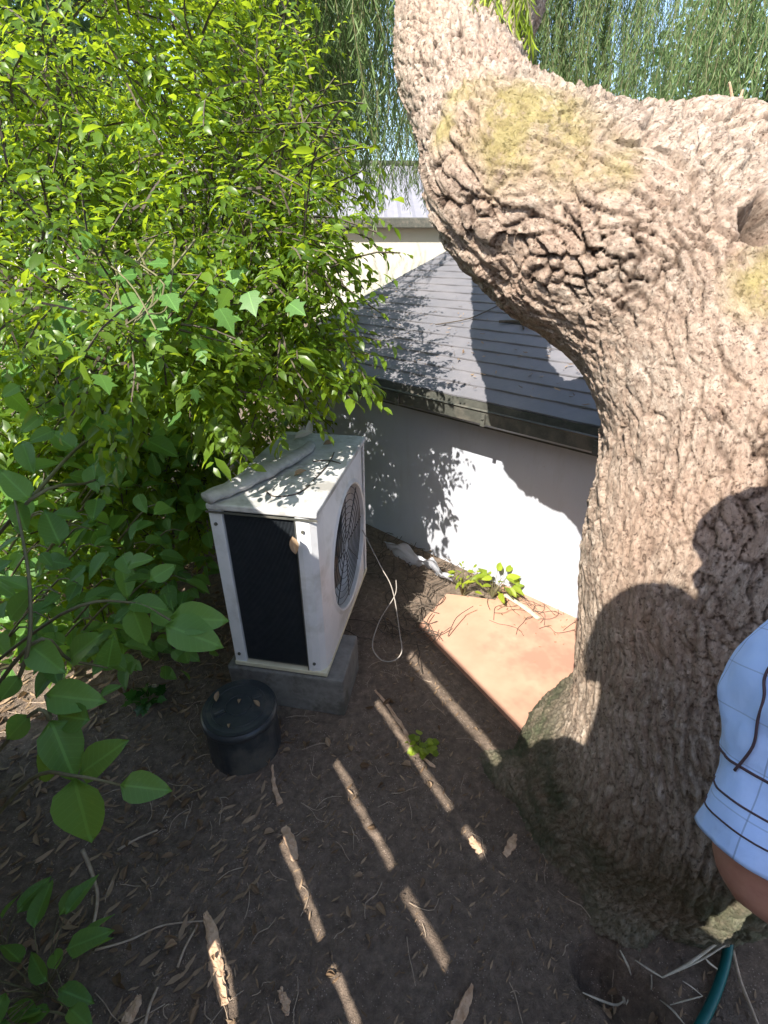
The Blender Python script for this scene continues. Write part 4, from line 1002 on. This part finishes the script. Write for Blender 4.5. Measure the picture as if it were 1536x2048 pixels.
# ------------------------------------------------------------------ PEOPLE
def skin_mesh(chains, name, mt, parent, sub=2, attr=False):
    """chains: list of lists of (id, co, radius); shared ids join"""
    ids, V, Rr, E = {}, [], [], []
    for ch in chains:
        prev = None
        for it in ch:
            key, co_, r_ = it
            if key not in ids: ids[key] = len(V); V.append(tuple(co_)); Rr.append(r_)
            if prev is not None: E.append((prev, ids[key]))
            prev = ids[key]
    me = bpy.data.meshes.new(name); me.from_pydata(V, E, []); o = bpy.data.objects.new('tmp', me); C.objects.link(o)
    o.modifiers.new('skin', 'SKIN')
    sv = me.skin_vertices[0].data
    for i, r_ in enumerate(Rr): sv[i].radius = (r_ if not isinstance(r_, tuple) else r_[0], r_ if not isinstance(r_, tuple) else r_[1])
    sv[0].use_root = True
    o.modifiers['skin'].use_smooth_shade = True
    if sub: s_ = o.modifiers.new('sub', 'SUBSURF'); s_.levels = sub; s_.render_levels = sub
    dg = bpy.context.evaluated_depsgraph_get(); m2 = bpy.data.meshes.new_from_object(o.evaluated_get(dg)); m2.name = name
    bpy.data.objects.remove(o)
    m2.materials.clear(); m2.materials.append(mt)
    for p in m2.polygons: p.use_smooth = True
    ob = bpy.data.objects.new(name, m2); C.objects.link(ob)
    if parent: ob.parent = parent; ob.matrix_parent_inverse = Matrix.Translation(parent.location).inverted()
    if attr:
        a = m2.attributes.new('cloth', 'FLOAT_VECTOR', 'POINT'); a.data.foreach_set('vector', [c for v in m2.vertices for c in (v.co.x+v.co.y*.5, v.co.z, .2)])
    return ob
def hand_chains(pref, wrist, d, pn, r_=.019):
    """wrist co, d pointing direction, pn palm normal; curled fingers + thumb"""
    d = Vector(d).normalized(); pn = Vector(pn).normalized(); s_ = d.cross(pn).normalized(); out = []
    palm = wrist + d*.05
    out.append([(pref+'wr', wrist, r_*1.25), (pref+'palm', palm, (.036,.018))])
    for i, (o_, ln) in enumerate(((-.030,.070),(-.010,.080),(.010,.075),(.029,.058))):
        b_ = palm + s_*o_ + d*.035; c1_ = b_ + (d*.9+pn*.3).normalized()*ln*.42; c2_ = c1_ + (d*.5+pn*.8).normalized()*ln*.33; c3_ = c2_ + (d*.1+pn*1).normalized()*ln*.25
        out.append([(pref+'palm', palm, (.036,.018)), (pref+f'f{i}a', b_, .0105), (pref+f'f{i}b', c1_, .009), (pref+f'f{i}c', c2_, .0085), (pref+f'f{i}d', c3_, .0075)])
    tb = wrist + d*.02 - s_*.03; out.append([(pref+'wr', wrist, r_*1.25), (pref+'ta', tb, .012), (pref+'tb', tb - s_*.022 + d*.03 + pn*.012, .0105), (pref+'tc', tb - s_*.024 + d*.055 + pn*.028, .009)])
    return out
def person(loc, J, label, shirt, shirt_mat, sleeves, name='person'):
    pr = empty(name, loc, 0, label, 'person')
    hd = J['head']; nk = J['neck']; ax = (hd-nk).normalized(); fc = J['face'].normalized(); side_ = fc.cross(ax).normalized()
    ch = [[('pel', J['pelvis'], (.165,.13)), ('waist', J['pelvis'].lerp(J['chest'],.5), (.155,.12)), ('chest', J['chest'], (.175,.135)), ('nk', nk, .070), ('hb', nk.lerp(hd,.6), .085), ('hd', hd, (.105,.118)), ('ht', hd+ax*.075, .098)]]
    ch.append([('hd', hd, (.105,.118)), ('nose', hd + fc*.095 - ax*.012, .022), ('nt', hd + fc*.125 - ax*.026, .011)])
    ch.append([('hb', nk.lerp(hd,.6), .085), ('chin', hd + fc*.06 - ax*.09, .040)])
    for sgn, S in ((1,'l'),(-1,'r')):
        ch.append([('hd', hd, (.105,.118)), (S+'ear', hd + side_*sgn*.098 - ax*.01, .018), (S+'ear2', hd + side_*sgn*.110 + ax*.014, .014)])
        ch.append([('chest', J['chest'], (.175,.135)), (S+'sh', J[S+'sh'], .062), (S+'ua', J[S+'sh'].lerp(J[S+'el'],.55), J.get('uar',.052) if S == 'r' else .052), (S+'el', J[S+'el'], J.get('elr',.043)), (S+'fa', J[S+'el'].lerp(J[S+'wr'],.35), .043), (S+'wr', J[S+'wr'], .024)])
        ch += [[(S+k.replace(S,'',1) if False else k, c_, r_) for k, c_, r_ in c__] for c__ in hand_chains(S, J[S+'wr'], J[S+'hd'], J[S+'pn'])]
        ch.append([('pel', J['pelvis'], (.165,.13)), (S+'hip', J[S+'hip'], .095), (S+'kn', J[S+'kn'], .058), (S+'calf', J[S+'kn'].lerp(J[S+'an'],.35)-fc*.015, .056), (S+'an', J[S+'an'], .038)])
        ch.append([(S+'an', J[S+'an'], .038), (S+'toe', J[S+'an'] + Vector((fc.x,fc.y,0)).normalized()*.15 + Vector((0,0,-.045)), .032)])
    body = skin_mesh(ch, 'body', M['skin'], pr)
    # trousers
    tc = []
    for S in 'lr':
        tc.append([('pel', J['pelvis'], .142), (S+'hip', J[S+'hip'], .112), (S+'kn', J[S+'kn'], .078), (S+'an', J[S+'an'] + Vector((0,0,.05)), .06)])
    tc.append([('pel', J['pelvis'], .142), ('w', J['pelvis'].lerp(J['chest'],.25), .132)])
    skin_mesh(tc, 'trousers', M['trouser'], pr)
    # the shirt follows the body: its torso and upper-arm surface pushed out and given thickness
    segs = [(J['pelvis'], J['chest'], 1), (J['chest'], J['neck'].lerp(J['chest'], .25), 1), (J['neck'].lerp(J['chest'], .12), hd, 0)]
    for S in 'lr':
        segs += [(J['chest'], J[S+'sh'], 1), (J[S+'sh'], J[S+'sh'].lerp(J[S+'el'], .30 if S not in sleeves else .62), 1), (J[S+'sh'].lerp(J[S+'el'], .70), J[S+'el'], 0), (J[S+'el'], J[S+'wr'], 0), (J[S+'hip'].lerp(J[S+'kn'], .22), J[S+'kn'], 0), (J['pelvis'], J[S+'hip'], 1), (J[S+'wr'], J[S+'wr']+J[S+'hd'].normalized()*.15, 0)]
    bm = bmesh.new(); bm.from_mesh(body.data); bm.normal_update()
    def worn(p):
        best = (9, 0)
        for a_, b_, k_ in segs:
            ab = b_-a_; t_ = max(0, min(1, (p-a_).dot(ab)/max(1e-9, ab.length_squared))); d_ = (p-a_-ab*t_).length
            if d_ < best[0]: best = (d_, k_)
        return best[1]
    kill = [v for v in bm.verts if not worn(v.co)]
    bmesh.ops.delete(bm, geom=kill, context='VERTS')
    if bm.faces:
        for _ in range(2): bmesh.ops.smooth_vert(bm, verts=bm.verts[:], factor=.4, use_axis_x=True, use_axis_y=True, use_axis_z=True)
        bm.normal_update()
        for v in bm.verts: v.co = v.co + v.normal*(.016 + .006*lerp_noise(v.co, 14))
        keep_co = [v.co.copy() for v in bm.verts]
        bmesh.ops.solidify(bm, geom=bm.faces[:], thickness=.004)
        lo = Vector([min(c[k] for c in keep_co)-.02 for k in range(3)]); hi = Vector([max(c[k] for c in keep_co)+.02 for k in range(3)])
        stray = [v for v in bm.verts if any(v.co[k] < lo[k] or v.co[k] > hi[k] for k in range(3)) or max((e.calc_length() for e in v.link_edges), default=0) > .12]
        bmesh.ops.delete(bm, geom=stray, context='VERTS')
    m2 = bpy.data.meshes.new('shirt'); bm.to_mesh(m2); bm.free(); m2.materials.append(shirt_mat)
    for p in m2.polygons: p.use_smooth = True
    a = m2.attributes.new('cloth', 'FLOAT_VECTOR', 'POINT'); a.data.foreach_set('vector', [c for v in m2.vertices for c in (v.co.x+v.co.y*.5, v.co.z, .2)])
    ob = bpy.data.objects.new('shirt', m2); C.objects.link(ob); ob.parent = pr; ob.matrix_parent_inverse = Matrix.Translation(pr.location).inverted()
    for S in 'lr':
        bm = bmesh.new(); f_ = Vector((fc.x,fc.y,0)).normalized(); a_ = Vector((J[S+'an'].x, J[S+'an'].y, 0))
        add_tube(bm, [(a_ - f_*.06 + Vector((0,0,.035)), .034), (a_ + Vector((0,0,.045)), .045), (a_ + f_*.10 + Vector((0,0,.036)), .044), (a_ + f_*.185 + Vector((0,0,.026)), .026)], 12, 4, .8)
        o = from_bm('shoe', bm, M['shoe'], smooth=True); o.parent = pr; o.matrix_parent_inverse = Matrix.Translation(pr.location).inverted()
    # hair cap
    bm = bmesh.new(); rr = bmesh.ops.create_icosphere(bm, subdivisions=4, radius=1)
    rot = Matrix((side_, fc, ax)).transposed()
    kill = [v for v in rr['verts'] if v.co.z < -.15 - .0*v.co.y + (.55 if v.co.y > .35 else 0)]
    bmesh.ops.delete(bm, geom=kill, context='VERTS')
    for v in bm.verts:
        n_ = 1 + .04*lerp_noise(v.co, 9); v.co = hd + ax*.03 + rot @ Vector((v.co.x*.104*n_, v.co.y*.116*n_ - .008, v.co.z*.130*n_))
    bmesh.ops.solidify(bm, geom=bm.faces[:], thickness=-.008)
    o = from_bm('hair', bm, M['hair'], smooth=True); o.parent = pr; o.matrix_parent_inverse = Matrix.Translation(pr.location).inverted()
    for sgn in (1,-1):
        bm = bmesh.new(); rr = bmesh.ops.create_uvsphere(bm, u_segments=12, v_segments=8, radius=.012)
        for v in rr['verts']: v.co = v.co + hd + fc*.092 + side_*sgn*.033 + ax*.006
        o = from_bm('eye', bm, M['eye'], smooth=True); o.parent = pr; o.matrix_parent_inverse = Matrix.Translation(pr.location).inverted()
    return pr
V3 = lambda *a: Vector(a)
# the photographer, standing behind the camera; only the shadow is in the picture
J = dict(pelvis=V3(.06,-.38,.98), chest=V3(.04,-.31,1.40), neck=V3(.04,-.22,1.60), head=V3(.062,-.13,1.71), face=V3(0,.85,-.5),
         lsh=V3(-.15,-.24,1.53), rsh=V3(.22,-.24,1.55), lel=V3(-.20,-.20,1.26), rel=V3(.262,-.225,1.13), lwr=V3(-.10,-.10,1.38), rwr=V3(.15,-.10,1.35),
         wr_=.235, nkr=.09, lhd=V3(.5,.05,.5), rhd=V3(-.6,.05,.4), lpn=V3(.3,-.9,0), rpn=V3(-.3,-.9,0),
         lhip=V3(-.07,-.40,.92), rhip=V3(.20,-.38,.94), lkn=V3(-.08,-.40,.50), rkn=V3(.16,-.40,.50), lan=V3(-.09,-.44,.08), ran=V3(.17,-.44,.08))
prA = person(V3(.1,-.42,0), J, 'person in dark shirt standing behind the camera whose shadow falls on the trunk', True, M['tshirt'], 'lr')
bm = bmesh.new(); add_tube(bm, [(V3(.045,-.285,1.45), .15), (V3(.05,-.235,1.53), .115), (V3(.055,-.19,1.60), .088), (V3(.06,-.165,1.645), .080)], 24, 5)  # unseen tube added to keep sun from slipping between head and shoulders
o = from_bm('neck_light_block', bm, M['tshirt'], smooth=True); o.parent = prA; o.matrix_parent_inverse = Matrix.Translation(prA.location).inverted()
# the stooping person at the right edge
SH = P(1655,1345,.56); ELB = P(1516,1752,.56); WR = P(1760,1830,.60)
J = dict(pelvis=V3(.64,.12,.80), chest=V3(.62,.15,1.14), neck=V3(.48,.24,1.30), head=V3(.425,.265,1.47), face=V3(-.75,.6,-.2),
         rsh=SH+V3(.02,-.01,.03), lsh=V3(.56,.02,1.16), rel=ELB, lel=V3(.62,-.06,.92), rwr=WR, lwr=V3(.52,-.10,.74),
         rhd=V3(.8,-.3,-.1), lhd=V3(-.1,0,-.9), rpn=V3(.1,-.6,-.4), lpn=V3(.3,.6,0), elr=.072, uar=.066,
         rhip=V3(.66,.22,.78), lhip=V3(.66,.03,.78), rkn=V3(.70,.24,.42), lkn=V3(.68,.02,.42), ran=V3(.74,.26,.08), lan=V3(.74,.0,.08))
pr2 = person(V3(1.0,0,0), J, 'person in pale blue checked shirt with bent bare arm at the right edge', True, M['plaid'], 'l')
# sleeve of the near arm: lofted cloth tube with thick hem
axp = [(SH + (SH-ELB)*.20 + V3(.05,0,.02), .072), (SH + V3(.01,0,.012), .083), (SH.lerp(ELB,.22), .084), (SH.lerp(ELB,.46), .070), (SH.lerp(ELB,.60), .066), (SH.lerp(ELB,.90), .070)]
q = smooth_path([(p, r_) for p, r_ in axp], 10)
bm = bmesh.new(); seg = 64; rings = []; cl = []
ln = 0; tot_l = sum((q[i+1][0]-q[i][0]).length for i in range(len(q)-1))
T_end = (ELB-SH).normalized(); right_ = Vector((1,0,0))
for i, (p, r_) in enumerate(q):
    if i: ln += (p-q[i-1][0]).length
    t_ = T_end; n1 = (right_ - t_*right_.dot(t_)).normalized(); n2 = t_.cross(n1)
    ring = []
    for k in range(seg):
        a_ = 2*PI*k/seg; wr_ = 1 + .03*math.sin(3*a_+i*.13) + .05*lerp_noise((math.cos(a_)*1.3, math.sin(a_)*1.3, i*.09), 1.6) + .02*lerp_noise((math.cos(a_)*3, math.sin(a_)*3, i*.16), 2) + .018*math.sin(7*a_-i*.21) + .05*math.exp(-((ln/tot_l-.5)/.06)**2)*math.sin(5*a_+1)
        co_ = p + r_*wr_*(math.cos(a_)*n1 + math.sin(a_)*n2); ring.append(bm.verts.new(co_))
        dist_h = tot_l - ln
        cl.append((a_*.09, ln, 0.0))
    rings.append(ring)
for a_, b_ in zip(rings, rings[1:]):
    for k in range(seg): bm.faces.new((a_[k], a_[(k+1)%seg], b_[(k+1)%seg], b_[k]))
RP = [[v.co.copy() for v in rg] for rg in rings]; RC = [p for p, _ in q]; RL = []
_l = 0
for i in range(len(q)):
    if i: _l += (q[i][0]-q[i-1][0]).length
    RL.append(_l)
# hem turn-in
last = rings[-1]; inner = [bm.verts.new(v.co + (q[-1][0]-v.co)*.05 - T_end*.001) for v in last]; inner2 = [bm.verts.new(v.co + (q[-1][0]-v.co)*.10 - T_end*.022) for v in inner]
for a_, b_ in ((last, inner), (inner, inner2)):
    for k in range(seg): bm.faces.new((a_[k], a_[(k+1)%seg], b_[(k+1)%seg], b_[k]))
nb0 = len(cl)
me = bpy.data.meshes.new('sleeve'); bm.normal_update(); bm.to_mesh(me); bm.free()
zs = []
for (x, l_, _) in cl:
    dh = tot_l - l_; zz = .2
    for tgt in (.030, .062, .100): 
        if abs(dh-tgt) < .5: pass
    zs.append(dh)
vec = []
for i in range(len(me.vertices)):
    if i < nb0: x, l_, _ = cl[i]; vec += [x, l_, .5]
    else: vec += [0.03, 0.03, .5]
a = me.attributes.new('cloth', 'FLOAT_VECTOR', 'POINT'); a.data.foreach_set('vector', vec)
for p in me.polygons: p.use_smooth = True
me.materials.append(M['plaid'])
o = bpy.data.objects.new('sleeve', me); C.objects.link(o); o.parent = pr2; o.matrix_parent_inverse = Matrix.Translation(pr2.location).inverted()

slv = o
M['piping'] = noisy('dark_piping', (.05,.03,.04), (.08,.05,.06), 90, .8, .2, .0005)
def ring_at(dh):
    l_ = tot_l - dh; i = max(k for k in range(len(RL)-1) if RL[k] <= l_); f_ = (l_-RL[i])/max(1e-9, RL[i+1]-RL[i]); c_ = RC[i].lerp(RC[i+1], f_)
    return [(lambda p: p + (p-c_).normalized()*.0003)(RP[i][k].lerp(RP[i+1][k], f_)) for k in range(seg)]
for dh, r_ in ((.026,.0011),(.052,.0013),(.088,.0017)):
    rg = ring_at(dh); bm = bmesh.new(); add_tube(bm, [(p, r_) for p in rg + rg[:1]], 6, 1, cap=False); pp = from_bm('stripe', bm, M['piping'], smooth=True); pp.parent = slv
# armhole seam running up the shoulder
allp = np.array([v[:] for rg in RP for v in rg]); sx, sy, sz_ = PXp(allp - np.array(CAM))
def onsleeve(px, py):
    k = (abs(sx-px) < 26) & (abs(sy-py) < 26) & (sz_ > .05)
    if not k.any(): return None
    i = np.where(k)[0]; i = i[np.argmin(np.hypot(sx[i]-px, sy[i]-py) + 2000*(sz_[i]-sz_[i].min()))]; p = Vector(allp[i]); return p + (CAM-p).normalized()*.0015
pts = [onsleeve(*q_) for q_ in ((1462,1536),(1482,1490),(1499,1440),(1506,1390),(1510,1345),(1526,1305),(1560,1275))]; pts = [p for p in pts if p is not None]
if len(pts) > 2:
    bm = bmesh.new(); add_tube(bm, [(p, .0016) for p in pts], 6, 6); pp = from_bm('armhole_seam', bm, M['piping'], smooth=True); pp.parent = slv
